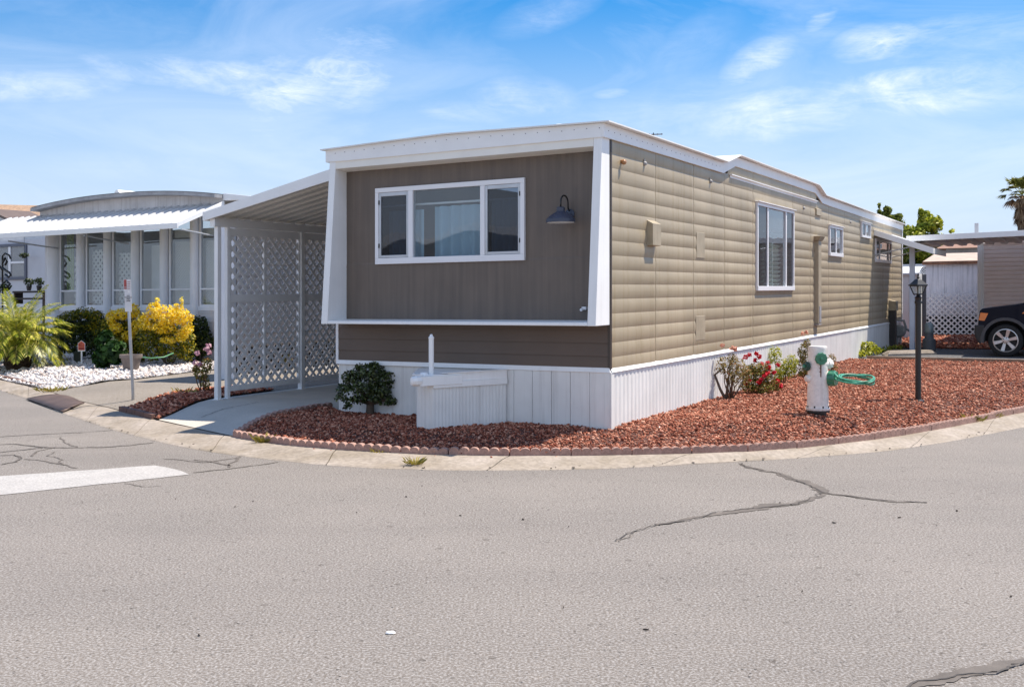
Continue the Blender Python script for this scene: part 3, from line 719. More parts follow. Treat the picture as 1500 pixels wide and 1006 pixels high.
q = c0+up*.53; mb.lathe([(.0, -.06), (.045, -.05), (.06, 0), (.055, .05), (.03, .08), (0, .085)], q-u*.03-nr*.01, u, 10)
mb.lathe([(.05, 0), (.05, .03), (.03, .05), (0, .052)], N1+Vector((.09, .0, .56)), (0, 0, 1), 10)
mb.build('tongue_beam', WHITE, tc, bevel=.004)
pc = fr(631.5, 540, -.72); pt = fr(631.5, 496, -.72)
mb = MB(); mb.lathe([(.028, .5), (.028, pt.z), (.031, pt.z), (.031, pt.z+.015), (.018, pt.z+.03), (.014, pt.z+.045), (0, pt.z+.05)], (pc.x, -.72, 0), (0, 0, 1), 14); mb.build('pipe', WHITE, tc, auto=35)
# ------------------------------------------------------------------ windows
CURT = bpy.data.materials.new('pale_blue_curtain'); _t = NT(CURT); _b = bsdf(_t); _b.inputs['Base Color'].default_value = (.62, .84, .95, 1); _b.inputs['Roughness'].default_value = .9
_tr = _t.new('ShaderNodeBsdfTranslucent'); _tr.inputs[0].default_value = (.6, .82, .93, 1); _m = _t.new('ShaderNodeMixShader'); _m.inputs[0].default_value = .4
_t.link(_b.outputs[0], _m.inputs[1]); _t.link(_tr.outputs[0], _m.inputs[2]); _t.link(_m.outputs[0], _t.n['Material Output'].inputs['Surface'])
wf = MB(); x0, x1, z0, z1 = FW
ym = -.032; bd = .055
wf.box(x0, x1, ym, .03, z1-bd, z1); wf.box(x0, x1, ym, .03, z0, z0+.072)
m1, m2, m3, m4 = X(599.7), X(606.3), X(705), X(711.7)
for a, b in ((x0, x0+.05), (m1, m2), (m3, m4), (x1-.05, x1)): wf.box(a, b, ym, .03, z0+.0721, z1-bd-.0001)
fwin = wf.build('front_window', VINYL, home, bevel=.004)
def sheet_pane(x0, x1, z0, z1, y, m, par, name='pane'):
    b = MB(); b.box(x0, x1, y, y+.004, z0, z1); return b.build(name, m, par)
sheet_pane(m2, m3, z0+.073, z1-bd-.001, -.002, GLASS, fwin)
for a, b in ((x0+.051, m1), (m4, x1-.051)):
    s = MB(); zz0, zz1 = z0+.075, z1-bd-.002
    for c in ((a, a+.032, zz0, zz1), (b-.032, b, zz0, zz1), (a+.0321, b-.0321, zz0, zz0+.03), (a+.0321, b-.0321, zz1-.045, zz1)): s.box(c[0], c[1], -.024, .006, c[2], c[3])
    sash = s.build('casement', ALU, fwin, bevel=.003)
    sheet_pane(a+.033, b-.033, zz0+.031, zz1-.046, -.010, GLASSD, fwin)
    e = a if a < -2 else b-.012
    for z in (zz0+.12, zz1-.14): MB().box(e, e+.012, -.034, -.0245, z, z+.05).build('hinge', BLACK, fwin)
cu = MB(); vs = []
def curtain(xa, xb, za, zb, y, folds, amp, par, m=CURT):
    c = MB(); n = folds*8; vs = []
    for i in range(n+1):
        x = xa+(xb-xa)*i/n; o = amp*math.sin(2*math.pi*i/8)+.01*math.sin(i*.7)
        vs += [(x, y+o*1.2, za), (x, y+o, zb)]
    c.add(vs, [(2*i, 2*i+2, 2*i+3, 2*i+1) for i in range(n)]); return c.build('curtain', m, par, smooth=True)
curtain(X(629), X(706), z0+.02, fr(640, 305).z+.03, .11, 5, .028, fwin)
curtain(X(556)+.05, X(612), z0+.02, fr(640, 308).z+.03, .12, 5, .025, fwin)
curtain(X(712), X(763)+.0, z0+.02, fr(640, 303).z+.05, .12, 5, .025, fwin)
r = MB(); r.tube([(-3.1, .1, 2.50), (-.98, .1, 2.50)], .012, 8); r.build('curtain_rod', WHITE2, fwin)
def side_window(w, splits, blinds=False, sash=.028):
    y0, y1, z0, z1 = w; f = MB(); xo = .042; bd = .05 if z1-z0 > .4 else .035
    f.box(-.02, xo, y0-.01, y1+.01, z1-bd, z1); f.box(-.02, xo+.008, y0-.01, y1+.01, z0-.004, z0+bd*1.3)
    for a, b in ((y0-.01, y0+bd*.7), (y1-bd*.7, y1+.01)): f.box(-.02, xo, a, b, z0+bd*1.3+.0001, z1-bd-.0001)
    f.box(-.0, xo+.03, y0-.03, y1+.03, z1+.0005, z1+.014)
    for s in splits: f.box(-.015, xo-.006, s-sash, s+sash, z0+bd*1.3+.0001, z1-bd-.0001)
    win = f.build('window', VINYL, home, bevel=.004)
    e = [y0+bd*.7]+[v for s in splits for v in (s-sash, s+sash)]+[y1-bd*.7]
    for i in range(0, len(e), 2):
        mid = i == 2 or (len(splits) == 1 and i == 2)
        p = MB(); xx = .018 if not mid else .010; p.box(xx, xx+.004, e[i], e[i+1], z0+bd*1.3, z1-bd); p.build('pane', GLASS if mid else GLASSD, win)
    if blinds:
        b = MB(); zz = z0+.06
        while zz < z0+.72:
            b.hexa([(-.10, e[2]+.0, zz), (-.10, e[3], zz), (-.05, e[3], zz+.045), (-.05, e[2], zz+.045)], [(-.10, e[2]+.0, zz+.006), (-.10, e[3], zz+.006), (-.05, e[3], zz+.051), (-.05, e[2], zz+.051)]); zz += .068
        b.box(-.11, -.045, (e[2]+e[3])/2-.02, (e[2]+e[3])/2+.02, z0+.05, z0+.75)
        b.build('shutter', mat('sage_white_shutter', (.62, .70, .60), .5), win)
    return win
side_window(wins[0], [5.80, 6.86], True); side_window(wins[1], [10.52]); side_window(wins[2], [13.45]); side_window(wins[3], [15.10, 16.25])
# side wall fittings
TAN2 = mat('tan_painted_metal', (.40, .335, .235), .5, var=.15, vscale=6, streak=.2, scol='#6b5d48')
def hood(y0, y1, z0, z1, d, name, m=TAN2, par=None):
    b = MB(); b.hexa([(.002, y0, z0), (.002, y1, z0), (d, y1, z0+.004), (d, y0, z0+.004)], [(.002, y0, z1), (.002, y1, z1), (d, y1, z1-d*.55), (d, y0, z1-d*.55)]); return b.build(name, m, home, bevel=.004)
hood(.985, 1.235, 1.965, 2.262, .085, 'vent_hood'); hood(2.63, 2.935, 1.865, 2.204, .016, 'access_cover'); hood(2.605, 2.955, .815, 1.138, .016, 'access_cover')
b = MB(); b.box(.0, .085, 8.86, 9.08, .84, 2.33); b.hexa([(0, 8.83, 2.3305), (0, 9.11, 2.3305), (.1, 9.11, 2.3305), (.1, 8.83, 2.3305)], [(0, 8.79, 2.41), (0, 9.15, 2.41), (.14, 9.15, 2.41), (.14, 8.79, 2.41)])
ds = b.build('downpipe', TAN2, home, bevel=.006)
b = MB(); b.box(.0, .094, 8.85, 9.09, .815, .835); b.box(.086, .093, 8.90, 9.04, .86, 1.15); b.build('cleanout', GRIME, ds)
hood(8.93, 9.30, 2.79, 2.93, .035, 'access_cover')
b = MB(); b.lathe([(.02, 0), (.02, .018), (.027, .022), (.029, .038), (.022, .055), (.008, .064), (0, .065)], (.01, .262, 2.842), (1, 0, -.35), 14); b.build('floodlight', mat('amber_lamp_glass', (.42, .20, .09), .3, var=.1), home, smooth=True)
for y, z in ((.905, 2.885), (3.157, 2.885), (8.05, 2.86), (11.9, 2.83)):
    b = MB(); b.lathe([(.026, 0), (.026, .012), (.018, .03), (0, .034)], (.01, y, z), (1, 0, -.1), 10); b.box(.012, .02, y-.012, y+.012, z, z+.05); b.build('cable_clip', GRIME, home)
p = fr(857, 452, -.02); b = MB(); b.box(p.x-.03, p.x+.02, -.045, .0, p.z-.012, p.z+.02); b.lathe([(.016, 0), (.016, .05), (.01, .055), (0, .056)], (p.x-.02, -.03, p.z-.004), (0, -1, -.2), 10); b.build('outlet_box', VINYL, home, bevel=.003)
p = sd(1302, 480); b = MB(); b.box(.0, .15, 16.42, 16.66, -.2, .92); ub = b.build('utility_box', BLACK if 0 else mat('dark_brown_paint', (.05, .042, .035), .6), home, bevel=.006)
b = MB(); b.hexa([(.0, 16.40, .9205), (.18, 16.40, .9205), (.18, 16.68, .9205), (0, 16.68, .9205)], [(.0, 16.40, 1.18), (.18, 16.40, 1.14), (.18, 16.68, 1.14), (0, 16.68, 1.18)]); b.build('hood_cap', TAN2, ub, bevel=.006)
# window awning at the far end
b = MB(); b.hexa([(.01, 14.5, 2.735), (1.24, 14.5, 2.285), (1.24, 16.7, 2.285), (.01, 16.7, 2.735)], [(.01, 14.5, 2.76), (1.24, 14.5, 2.31), (1.24, 16.7, 2.31), (.01, 16.7, 2.76)])
aw = b.build('window_awning', WHITE2, home)
b = MB()
for y in (14.47, 16.701): b.hexa([(.01, y, 2.67), (1.26, y, 2.215), (1.26, y+.028, 2.215), (.01, y+.028, 2.67)], [(.01, y, 2.80), (1.26, y, 2.345), (1.26, y+.028, 2.345), (.01, y+.028, 2.80)])
b.hexa([(1.241, 14.50, 2.215), (1.27, 14.50, 2.215), (1.27, 16.70, 2.215), (1.241, 16.70, 2.215)], [(1.241, 14.50, 2.345), (1.27, 14.50, 2.345), (1.27, 16.70, 2.345), (1.241, 16.70, 2.345)])
b.build('fascia', WHITE2, aw, bevel=.004)
for y in (14.53, 16.65):
    b = MB(); b.tube([(.01, y, 2.22), (.85, y, 2.40)], .014, 6); b.build('brace', ALU, aw)
# ------------------------------------------------------------------ barn lamp on the front wall
BLUEG = mat('slate_blue_enamel', (.048, .055, .085), .38, var=.1)
c = fr(820, 320, -.24); lx = c.x
wl = thing('wall_lamp', 'dark blue gooseneck barn lamp on the brown front panel', 'wall lamp', (lx, -.01, 2.2))
zb = fr(820, 326, -.22).z
b = MB(); b.lathe([(.152, 0), (.156, .0), (.154, .035), (.13, .06), (.095, .085), (.055, .11), (.045, .115), (.045, .155), (.03, .165), (0, .166)], (lx, -.22, zb), (0, 0, 1), 28); b.build('shade', BLUEG, wl, auto=35)
b = MB(); b.lathe([(0, 0), (.147, 0), (.147, .003), (0, .003)], (lx, -.22, zb-.002), (0, 0, 1), 28); b.build('reflector', mat('white_reflector', (.8, .8, .78), .5), wl)
b = MB(); pts = [(lx, -.22, zb+.16)]+[(lx, -.22+.085-.085*math.cos(a), zb+.215+.075*math.sin(a)) for a in np.linspace(0, math.pi, 9)]+[(lx, -.045, zb+.16), (lx, -.012, zb+.13)]
b.tube(pts, .009, 8); b.build('gooseneck', BLACK, wl, smooth=True)
b = MB(); b.lathe([(.055, 0), (.055, .012), (.03, .022), (0, .023)], (lx+.0, -.0, zb+.10), (0, -1, 0), 18); b.build('wall_plate', BLUEG, wl, auto=35)
# ------------------------------------------------------------------ carport awning left of the home
cp = thing('carport_awning', 'white ribbed metal carport awning attached to the left wall of the brown home', 'carport', (-6.1, .45, .0))
XO, XI = -6.20, -3.66; ZO, ZI = 2.545, 3.035
zr = lambda x: ZO+(ZI-ZO)*(x-XO)/(XI-XO)
b = MB(); vs = []; yy = []; y = .30; pat = ((.0, 0), (.02, .045), (.10, .045), (.12, 0), (.24, 0))
while y < 8.6:
    yy += [(y+d, o) for d, o in pat[:-1]]; y += .24
for y, o in yy:
    for x in (XO, (XO+XI)/2, XI): vs.append((x, y, zr(x)-.02+o))
n = len(yy); b.add(vs, [(i*3+j, i*3+j+1, (i+1)*3+j+1, (i+1)*3+j) for i in range(n-1) for j in range(2)])
b.build('roof_panel', mat('cream_metal_underside', (.66, .64, .60), .5, var=.06, streak=.12), cp)
b = MB(); b.hexa([(XO, .27, zr(XO)-.065), (XI, .27, zr(XI)-.085), (XI, .298, zr(XI)-.085), (XO, .298, zr(XO)-.065)], [(XO, .27, zr(XO)+.055), (XI, .27, zr(XI)+.065), (XI, .298, zr(XI)+.065), (XO, .298, zr(XO)+.055)])
b.box(XO-.035, XO, .27, 8.6, ZO-.065, ZO+.055)
b.build('fascia', WHITE2, cp, bevel=.004)
b = MB(); b.box(-6.145, -6.055, .32, 8.5, 2.40, 2.505); b.build('beam', WHITE2, cp, bevel=.004)
def gl(x, y): w = W(x, y, 0); return L((w.x, w.y, gz(w.x, w.y))).z
for y, s in ((.42, .034), (.60, .028), (2.13, .040), (4.6, .04), (7.5, .04)):
    b = MB(); b.box(-6.1-s, -6.1+s, y-s, y+s, gl(-6.1, y)-.02, 2.40); b.box(-6.1-s-.02, -6.1+s+.02, y-s-.02, y+s+.02, gl(-6.1, y)-.02, gl(-6.1, y)+.012); b.build('post', WHITE2, cp, bevel=.004)
LATM = mat('white_lattice', (.84, .83, .82), .55, var=.08)
for y0, y1, lab in ((.635, 2.085, 'white diagonal lattice screen between the front and middle carport posts'), (2.175, 4.555, 'white diagonal lattice screen behind the middle carport post, ending at the house corner')):
    zb = gl(-6.1, (y0+y1)/2)+.10
    ls = thing('lattice_screen', lab, 'lattice screen', (-6.1, (y0+y1)/2, zb-.1), group='lattice screens of the carport')
    b = MB(); lattice(b, y0+.03, y1-.03, zb+.05, 2.33, lambda u, v, d: (-6.108+d, u, v), w=.041); b.build('lattice', LATM, ls)
    for z0, z1 in ((zb, zb+.075), (1.355, 1.465), (2.29, 2.39)): MB().box(-6.125, -6.085, y0, y1, z0, z1).build('rail', WHITE2, ls, bevel=.003)
    for y in ([y0+.015, (y0+y1)/2-.03, y1-.015] if y1 < 3 else [y0+.015, (y0+y1)/2, y1-.015]):
        for z0, z1 in ((zb+.0755, 1.3545), (1.4655, 2.2895)):
            b = MB(); b.box(-6.128, -6.088, y-.017, y+.017, z0, z1); b.build('stile', WHITE2, ls, bevel=.003)
# ------------------------------------------------------------------ neighbour's porch home on the left
YN = 6.0
nh = thing('porch_home', 'pale grey mobile home with arched roof and glazed columned porch', 'mobile home', (-14, YN, 0))
PALE = mat('pale_blue_grey_paint', (.72, .74, .78), .55, var=.06, streak=.12)
fx = lambda px: fr(px, 437, YN).x
cols = [(68, 87.6), (114, 126), (153.5, 165), (194, 206), (236.5, 248.5), (281, 293), (326, 338)]
ztop = fr(200, 330, YN).z; zsill = fr(100, 449, YN).z; zmid = fr(200, 424.5, YN).z
xl, xrr = fx(56), fx(338)
for a, c in cols:
    x0, x1 = fx(a+(a > 70)), fx(c-(a > 70)*1.5); b = MB(); r = (x1-x0)/2
    if a < 70:
        b.box(x0, x0+.10, YN-.06, YN+.10, -.15, ztop+.3); b.lathe([(r*.72, -.1), (r*.72, ztop+.3)], ((x0+x1)/2+.06, YN-.02, 0), (0, 0, 1), 18)
    else: b.lathe([(r, -.1), (r, ztop+.3)], ((x0+x1)/2, YN-.03, 0), (0, 0, 1), 18)
    b.build('column', PALE, nh, auto=35)
for (a, c), (d, e) in zip(cols, cols[1:]):
    x0, x1 = fx(c)-.005, fx(d)+.005
    f = MB(); t = .05
    for q in ((x0, x0+t, zsill, ztop+.3), (x1-t, x1, zsill, ztop+.3)): f.box(q[0], q[1], YN-.03, YN+.03, q[2], q[3])
    for z in (zsill, zmid-.02): f.box(x0+t, x1-t, YN-.028, YN+.028, z, z+.035)
    w = f.build('window', PALE, nh)
    p = MB(); p.box(x0+t, x1-t, YN-.004, YN, zsill+.035, ztop+.3); p.build('pane', GLASSP, w)
b = MB(); b.box(fx(87.6)+.0, xrr, YN-.045, YN+.03, zsill-.10, zsill); b.build('sill', PALE, nh, bevel=.005)
LAPW = mat('grey_white_lap_siding', (.56, .55, .55), .6, var=.08, streak=.12)
def laps(mb, x0, x1, z0, z1, h, fn):
    z = z0
    while z < z1-1e-4:
        zz = min(z+h, z1); mb.hexa([fn(x0, z, .02), fn(x1, z, .02), fn(x1, z, 0), fn(x0, z, 0)], [fn(x0, zz, .006), fn(x1, zz, .006), fn(x1, zz, 0), fn(x0, zz, 0)]); z = zz
b = MB(); laps(b, fx(87), xrr, -.12, zsill-.1, .2, lambda x, z, o: (x, YN-.02-o, z)); b.build('kick_wall', LAPW, nh)
xs_ = -8.30; YX = 2.95
b = MB(); b.box(-8.62, xs_-.02, YX, YX+.05, -.15, 2.85); b.box(-8.62, -8.58, YX+.05, YN, -.15, 2.85); b.box(-8.60, xs_+.0, YX+.03, 22, 2.86, 2.90); b.build('annex_wall', PALE, nh)
b = MB(); laps(b, YX+.05, 22, .58, 2.85, .2, lambda y, z, o: (xs_+o, y, z)); b.build('side_wall', mat('tan_grey_lap_siding', (.42, .385, .36), .6, var=.08, streak=.12), nh)
b = MB(); lattice(b, YX+.06, 22, -.12, .59, lambda u, v, d: (xs_+.006-d, u, v), pitch=.12, w=.03); b.build('skirting_lattice', LAPW, nh)
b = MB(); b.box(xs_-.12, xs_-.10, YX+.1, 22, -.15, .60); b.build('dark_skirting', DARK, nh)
b = MB(); b.hexa([(xs_+.05, 3.1, 2.80), (xs_+.85, 3.1, 2.66), (xs_+.85, 21, 2.66), (xs_+.05, 21, 2.80)], [(xs_+.05, 3.1, 2.84), (xs_+.85, 3.1, 2.70), (xs_+.85, 21, 2.70), (xs_+.05, 21, 2.84)]); b.build('shade_awning', WHITE2, nh)  # overhang added to keep this side wall in shade
# porch interior: back wall, floor, curtains
b = MB(); b.box(xl+.3, xrr-.05, YN+2.2, YN+2.3, -.1, 3.1); b.box(xl+.3, xrr-.05, YN+.06, YN+2.2, .30, .36); b.box(xl+.32, xl+.36, YN+.12, YN+2.2, .36, 3.1); b.box(xrr-.1, xrr-.06, YN+.1, YN+2.2, .36, 3.1); b.build('inner_wall', mat('porch_inner_wall', (.42, .42, .42), .7), nh)
SHEER = mat('white_sheer', (.85, .85, .85), .9)
curtain(fx(89), fx(100), zmid, ztop+.25, YN+.14, 3, .03, nh, mat('lime_curtain', (.30, .42, .08), .8)); curtain(fx(100), fx(106), zsill, ztop-.4, YN+.2, 2, .03, nh, SHEER)
curtain(fx(183), fx(193), zmid+.1, ztop+.25, YN+.22, 3, .03, nh, MATS['lime_curtain'])
for u0, u1, zt2, pt2, w2 in ((101, 113, zmid+.8, .15, .05), (127, 153, zmid+.95, .15, .05), (166, 193, zmid+.85, .15, .05), (249, 281, zmid+1.05, .075, .03), (294, 326, zmid+1.05, .075, .03)):
    b = MB(); lattice(b, fx(u0), fx(u1), zsill-.05, zt2, lambda u, v, d: (u, YN+.13+d, v), pitch=pt2, w=w2); b.build('reflection_lattice', LATM, nh)  # slats behind the panes stand in for reflections in the glass
for a, c, ht in ((208, 235, 1.0),):
    b = MB(); b.box(fx(a), fx(c), YN+.25, YN+.26, zsill-.1, zmid+ht); o_ = b.build('blind', SHEER, nh)
b = MB(); b.box(fx(250), fx(325), YN+.10, YN+.115, ztop-.32, ztop-.14); b.build('blind_rail', SHEER, nh)
# awning with standing ribs
YA = 4.75
zA0, zA1 = fr(0, 346, YA).z, fr(259, 327, YA).z; zB = fr(320, 296, YN).z
aL, aR = fr(-60, 345, YA).x, fr(260, 330, YA).x
zf = fr(130, 335, YA).z; zf = (zA0+zA1)/2; zbk = (fr(320, 295.5, YN).z+fr(56, 319.5, YN).z)/2
b = MB(); vs = []; xx = []; x = aL
while x < aR-.1: xx += [(x, 0), (x+.02, .05), (x+.09, .05), (x+.11, 0)]; x += .235
xx.append((aR, 0))
for x, o in xx: vs += [(x, YA, zf-.005+o*.9), (x, YN+.02, zbk-.02+o)]
b.add(vs, [(2*i, 2*i+2, 2*i+3, 2*i+1) for i in range(len(xx)-1)])
aw = b.build('awning', mat('dull_white_awning', (.60, .60, .60), .45, var=.06, streak=.12), nh)
b = MB(); b.box(aL, aR+.012, YA-.03, YA-.001, zf-.075, zf+.035); b.hexa([(aR-.012, YA, zf-.04), (aR+.012, YA, zf-.04), (aR+.012, YN, zbk-.06), (aR-.012, YN, zbk-.06)], [(aR-.012, YA, zf+.05), (aR+.012, YA, zf+.05), (aR+.012, YN, zbk+.05), (aR-.012, YN, zbk+.05)]); b.build('fascia', WHITE2, aw, bevel=.003)
for p0, p1, in (((fr(265, 336, YA+.02)), fr(318, 346.5, YN-.06)), (fr(122, 345, YA+.05), fr(187, 357, YN-.06)), (fr(10, 353, YA+.05), fr(84, 364, YN-.06))):
    b = MB(); b.tube([p0, p1], .017, 6); b.build('brace', ALU, aw)
# arched end wall and roof
ax0, ax1 = xl, fx(326); za, zp = fr(56, 306, YN).z, fr(245, 279.5, YN).z
arc = lambda x: za+(zp-za)*(1-abs((x-(ax0+ax1)/2)/((ax1-ax0)/2))**2.2)
XS = np.linspace(ax0, ax1, 22)
b = MB(); strip_prism(b, [(x, zbk-.25, arc(x)-.03) for x in XS], YN+.02, YN+.06, 'x'); b.build('gable', mat('weathered_white_panel', (.70, .67, .65), .65, var=.15, vscale=2.5, streak=.35, scol='#857468'), nh)
b = MB(); strip_prism(b, [(x, arc(x)-.075, arc(x)+.0) for x in XS], YN-.24, YN+.019, 'x')
b.build('gable_edge', GRIME, nh)
b = MB(); vs = []
for y in np.linspace(YN-.25, 24, 12): vs += [(x, y, arc(x)+.012) for x in XS]
n = len(XS); b.add(vs, [(i*n+j, i*n+j+1, (i+1)*n+j+1, (i+1)*n+j) for i in range(11) for j in range(n-1)]); b.build('roof', mat('grey_metal_roof', (.50, .50, .51), .5, var=.1), nh, smooth=True)
q = fr(188, 282, YN+3); b = MB(); b.hexa([(q.x-.25, YN+2.6, q.z-.2), (q.x+.25, YN+2.6, q.z-.2), (q.x+.25, YN+3.4, q.z-.2), (q.x-.25, YN+3.4, q.z-.2)], [(q.x-.03, YN+2.6, q.z+.04), (q.x+.03, YN+2.6, q.z+.04), (q.x+.03, YN+3.4, q.z+.04), (q.x-.03, YN+3.4, q.z+.04)]); b.build('roof_hatch', WHITE2, nh)
b = MB(); p0, p1 = fr(326, 287, YN), fr(366, 289, YN); b.hexa([(p0.x, YN, p0.z-.10), (p1.x, YN, p1.z-.05), (p1.x, YN+6, p1.z-.05), (p0.x, YN+6, p0.z-.10)], [(p0.x, YN, p0.z+.06), (p1.x, YN, p1.z+.03), (p1.x, YN+6, p1.z+.03), (p0.x, YN+6, p0.z+.06)]); b.build('side_gutter', WHITE2, nh, bevel=.01)
# recessed entry wall at the far left with a dark framed window
YE = 8.6
b = MB(); b.box(fr(-140, 400, YE).x, fr(82, 400, YE).x, YE, YE+.1, -.1, 3.1); b.build('entry_wall', mat('white_stucco', (.60, .61, .65), .8, var=.05, bump=.3, bscale=30), nh)
wx0, wx1, wz0, wz1 = fr(-6, 400, YE).x, fr(38.5, 400, YE).x, fr(20, 410, YE).z, fr(20, 357, YE).z
NAVY = mat('slate_window_trim', (.12, .13, .17), .5)
b = MB(); t = .085
for q in ((wx0, wx1, wz0, wz0+t), (wx0, wx1, wz1-t, wz1), (wx0, wx0+t, wz0+t, wz1-t), (wx1-t, wx1, wz0+t, wz1-t)): b.box(q[0], q[1], YE-.05, YE-.001, q[2], q[3])
w = b.build('entry_window', NAVY, nh, bevel=.005)
b = MB(); xm = fr(14, 400, YE).x; b.box(xm-.05, xm+.05, YE-.045, YE-.001, wz0+t, wz1-t); zm = (wz0+wz1)/2-.02; b.box(xm+.05, wx1-t, YE-.04, YE-.001, zm-.03, zm+.03); b.build('sash', VINYL, w)
b = MB(); b.box(wx0+t, wx1-t, YE-.02, YE-.015, wz0+t, wz1-t); b.build('pane', glass('pale_glass', tint=(.8, .8, .8), dirt=.25), w)
b = MB(); b.box(xm+.07, wx1-t-.02, YE-.012, YE-.008, wz0+t+.03, zm-.06); b.build('paper_blind', SHEER, w)
# ------------------------------------------------------------------ far left house with tan roof
fh = thing('tan_roof_house', 'far house at the left edge with a tan shingle roof behind a white metal gable', 'house', (-21.5, 14, 0))
TANR = mat('tan_shingles', (.46, .30, .19), .85, var=.18, vscale=5, fine=.3, fscale=12, bump=.4)
YF = 16.0
f1 = lambda px, py, y=YF: fr(px, py, y)
a, b_, c = f1(-60, 300), f1(53, 304, YF), f1(60, 329, 12.5)
mb = MB(); mb.hexa([tuple(f1(-80, 345, 12.4)), tuple(f1(58, 332, 12.4)), tuple(f1(58, 304, YF)), tuple(f1(-80, 300, YF))], [tuple(f1(-80, 345, 12.4)+Vector((0, 0, .08))), tuple(f1(58, 332, 12.4)+Vector((0, 0, .08))), tuple(f1(58, 304, YF)+Vector((0, 0, .08))), tuple(f1(-80, 300, YF)+Vector((0, 0, .08)))]); mb.build('roof', TANR, fh)
mb = MB(); e0, e1 = f1(-80, 345, 12.6), f1(56, 332, 12.6); mb.box(e0.x, e1.x, 12.6, 15.9, -.1, e1.z-.05); mb.build('wall', mat('house_white', (.62, .62, .63), .7), fh)
mb = MB(); YG = 11.2; g0, g1, g2_ = f1(-14, 309, YG), f1(33, 331, YG), f1(-60, 331, YG)
mb.prism([(g2_.x, YG, g2_.z), (g1.x, YG, g1.z), (g0.x, YG, g0.z)], (0, .08, 0)); mb.box(g2_.x, g1.x, YG+.01, 12.5, 0, g1.z-.02); mb.build('metal_gable', mat('white_ribbed_gable', (.70, .70, .70), .5, streak=.1), fh)
mb = MB(); mb.hexa([(g0.x, YG-.2, g0.z), (g1.x+.15, YG-.2, g1.z-.05), (g1.x+.15, YG+1.4, g1.z-.05), (g0.x, YG+1.4, g0.z)], [(g0.x, YG-.2, g0.z+.08), (g1.x+.15, YG-.2, g1.z+.03), (g1.x+.15, YG+1.4, g1.z+.03), (g0.x, YG+1.4, g0.z+.08)]); mb.build('eave', mat('brown_eave', (.14, .10, .08), .6), fh)
# ------------------------------------------------------------------ foliage helpers
def PD(px, py, d): return Vector(((px-CX)/F*d, d, H+(CY-py)/F*d))
def leaf_arr(C, N, size, wr=.5, fold=.25, up=.0, jit=.8):
    """leaf quads at C with rough normals N"""
    n = len(C); N = N+RNG.normal(size=(n, 3))*jit; N[:, 2] += up; N /= np.linalg.norm(N, axis=1)[:, None]+1e-9
    A = RNG.normal(size=(n, 3)); A -= N*(A*N).sum(1)[:, None]; A /= np.linalg.norm(A, axis=1)[:, None]+1e-9
    B = np.cross(N, A); s = size*RNG.uniform(.6, 1.35, n)[:, None]
    V = np.stack([C-A*s*.5, C+B*s*wr*.5+N*s*fold*.3, C+A*s*.5-N*s*fold*.4, C-B*s*wr*.5+N*s*fold*.3], 1)
    return V.reshape(-1, 3)
def cloud(clumps, n, size, wr=.5, shell=.55, up=.3, jit=.7, clump=0.0):
    w = np.array([r[0]*r[1]*r[2] for c, r in clumps])**.67; w /= w.sum(); out = []
    for (c, r), k in zip(clumps, RNG.multinomial(n, w)):
        d = RNG.normal(size=(k, 3)); d /= np.linalg.norm(d, axis=1)[:, None]+1e-9
        rad = (shell+(1-shell)*RNG.random(k)**.6)*np.where(RNG.random(k) < .25, RNG.random(k), 1)
        P = np.array(c)+d*rad[:, None]*np.array(r)
        if clump:
            keep = np.array([mnoise.noise(tuple(p/clump)) > -.22 for p in P]); P, d = P[keep], d[keep]
        out.append(leaf_arr(P, d, size, wr, up=up, jit=jit))
    V = np.concatenate(out); return V, np.arange(len(V)).reshape(-1, 4)
def shrub(name, label, base, clumps, n, size, m, cat='shrub', wr=.5, stems=5, sm=None, r0=.012, group=None, clump=0, up=.3, shell=.55, jit=.7, leafname='foliage'):
    t = thing(name, label, cat, base, 'world', group)
    V, Fc = cloud(clumps, n, size, wr, shell, up, jit, clump); np_mesh(leafname, V, Fc, m, parent=t)
    b = MB(); base = Vector(base)
    for k in range(stems):
        c = Vector(clumps[k % len(clumps)][0]); o = Vector((RNG.uniform(-1, 1), RNG.uniform(-1, 1), 0))*r0*2.5
        mid = base.lerp(c, .5)+Vector((RNG.uniform(-.05, .05), RNG.uniform(-.05, .05), 0))
        b.tube([base+o-Vector((0, 0, .05)), mid, c], [r0, r0*.8, r0*.35], 6)
    b.build('stem', sm or BARK, t, smooth=True); return t
BARK = mat('grey_brown_bark', (.13, .095, .07), .9, var=.3, vscale=20, bump=.5)
TWIG = mat('dry_twig', (.15, .08, .05), .9, var=.3, vscale=20)
JADE = leafmat('jade_leaf', [(0, '#1f2a14'), (.45, '#34411f'), (.8, '#4c5a2c'), (1, '#77804a')], .35, .12, .5)
YEL = leafmat('golden_leaf', [(0, '#ecc41c'), (.3, '#fbdc2c'), (.7, '#ffea48'), (1, '#fff2a0')], .5, .5)
YGR = leafmat('yellow_green_leaf', [(0, '#39470f'), (.5, '#6b7318'), (.85, '#a8981f'), (1, '#c9a526')], .5, .3)
DGR = leafmat('dark_green_leaf', [(0, '#182410'), (.5, '#2a3a18'), (.85, '#43521f'), (1, '#6f7426')], .45, .25)
BRD = leafmat('broad_leaf', [(0, '#16290f'), (.5, '#223d18'), (1, '#3a5a26')], .5, .25, .2)
ROSE = leafmat('rose_leaf', [(0, '#4b4a1e'), (.35, '#6f6d2c'), (.7, '#8e8a40'), (.9, '#a86a3c'), (1, '#b9a860')], .5, .3)
DRYR = leafmat('dry_rose_leaf', [(0, '#5c4a26'), (.4, '#8a7a44'), (.7, '#b0a468'), (1, '#a05a34')], .6, .3)
LIME = leafmat('lime_leaf', [(0, '#6e7a1c'), (.5, '#a0a42c'), (1, '#cfc850')], .5, .4)
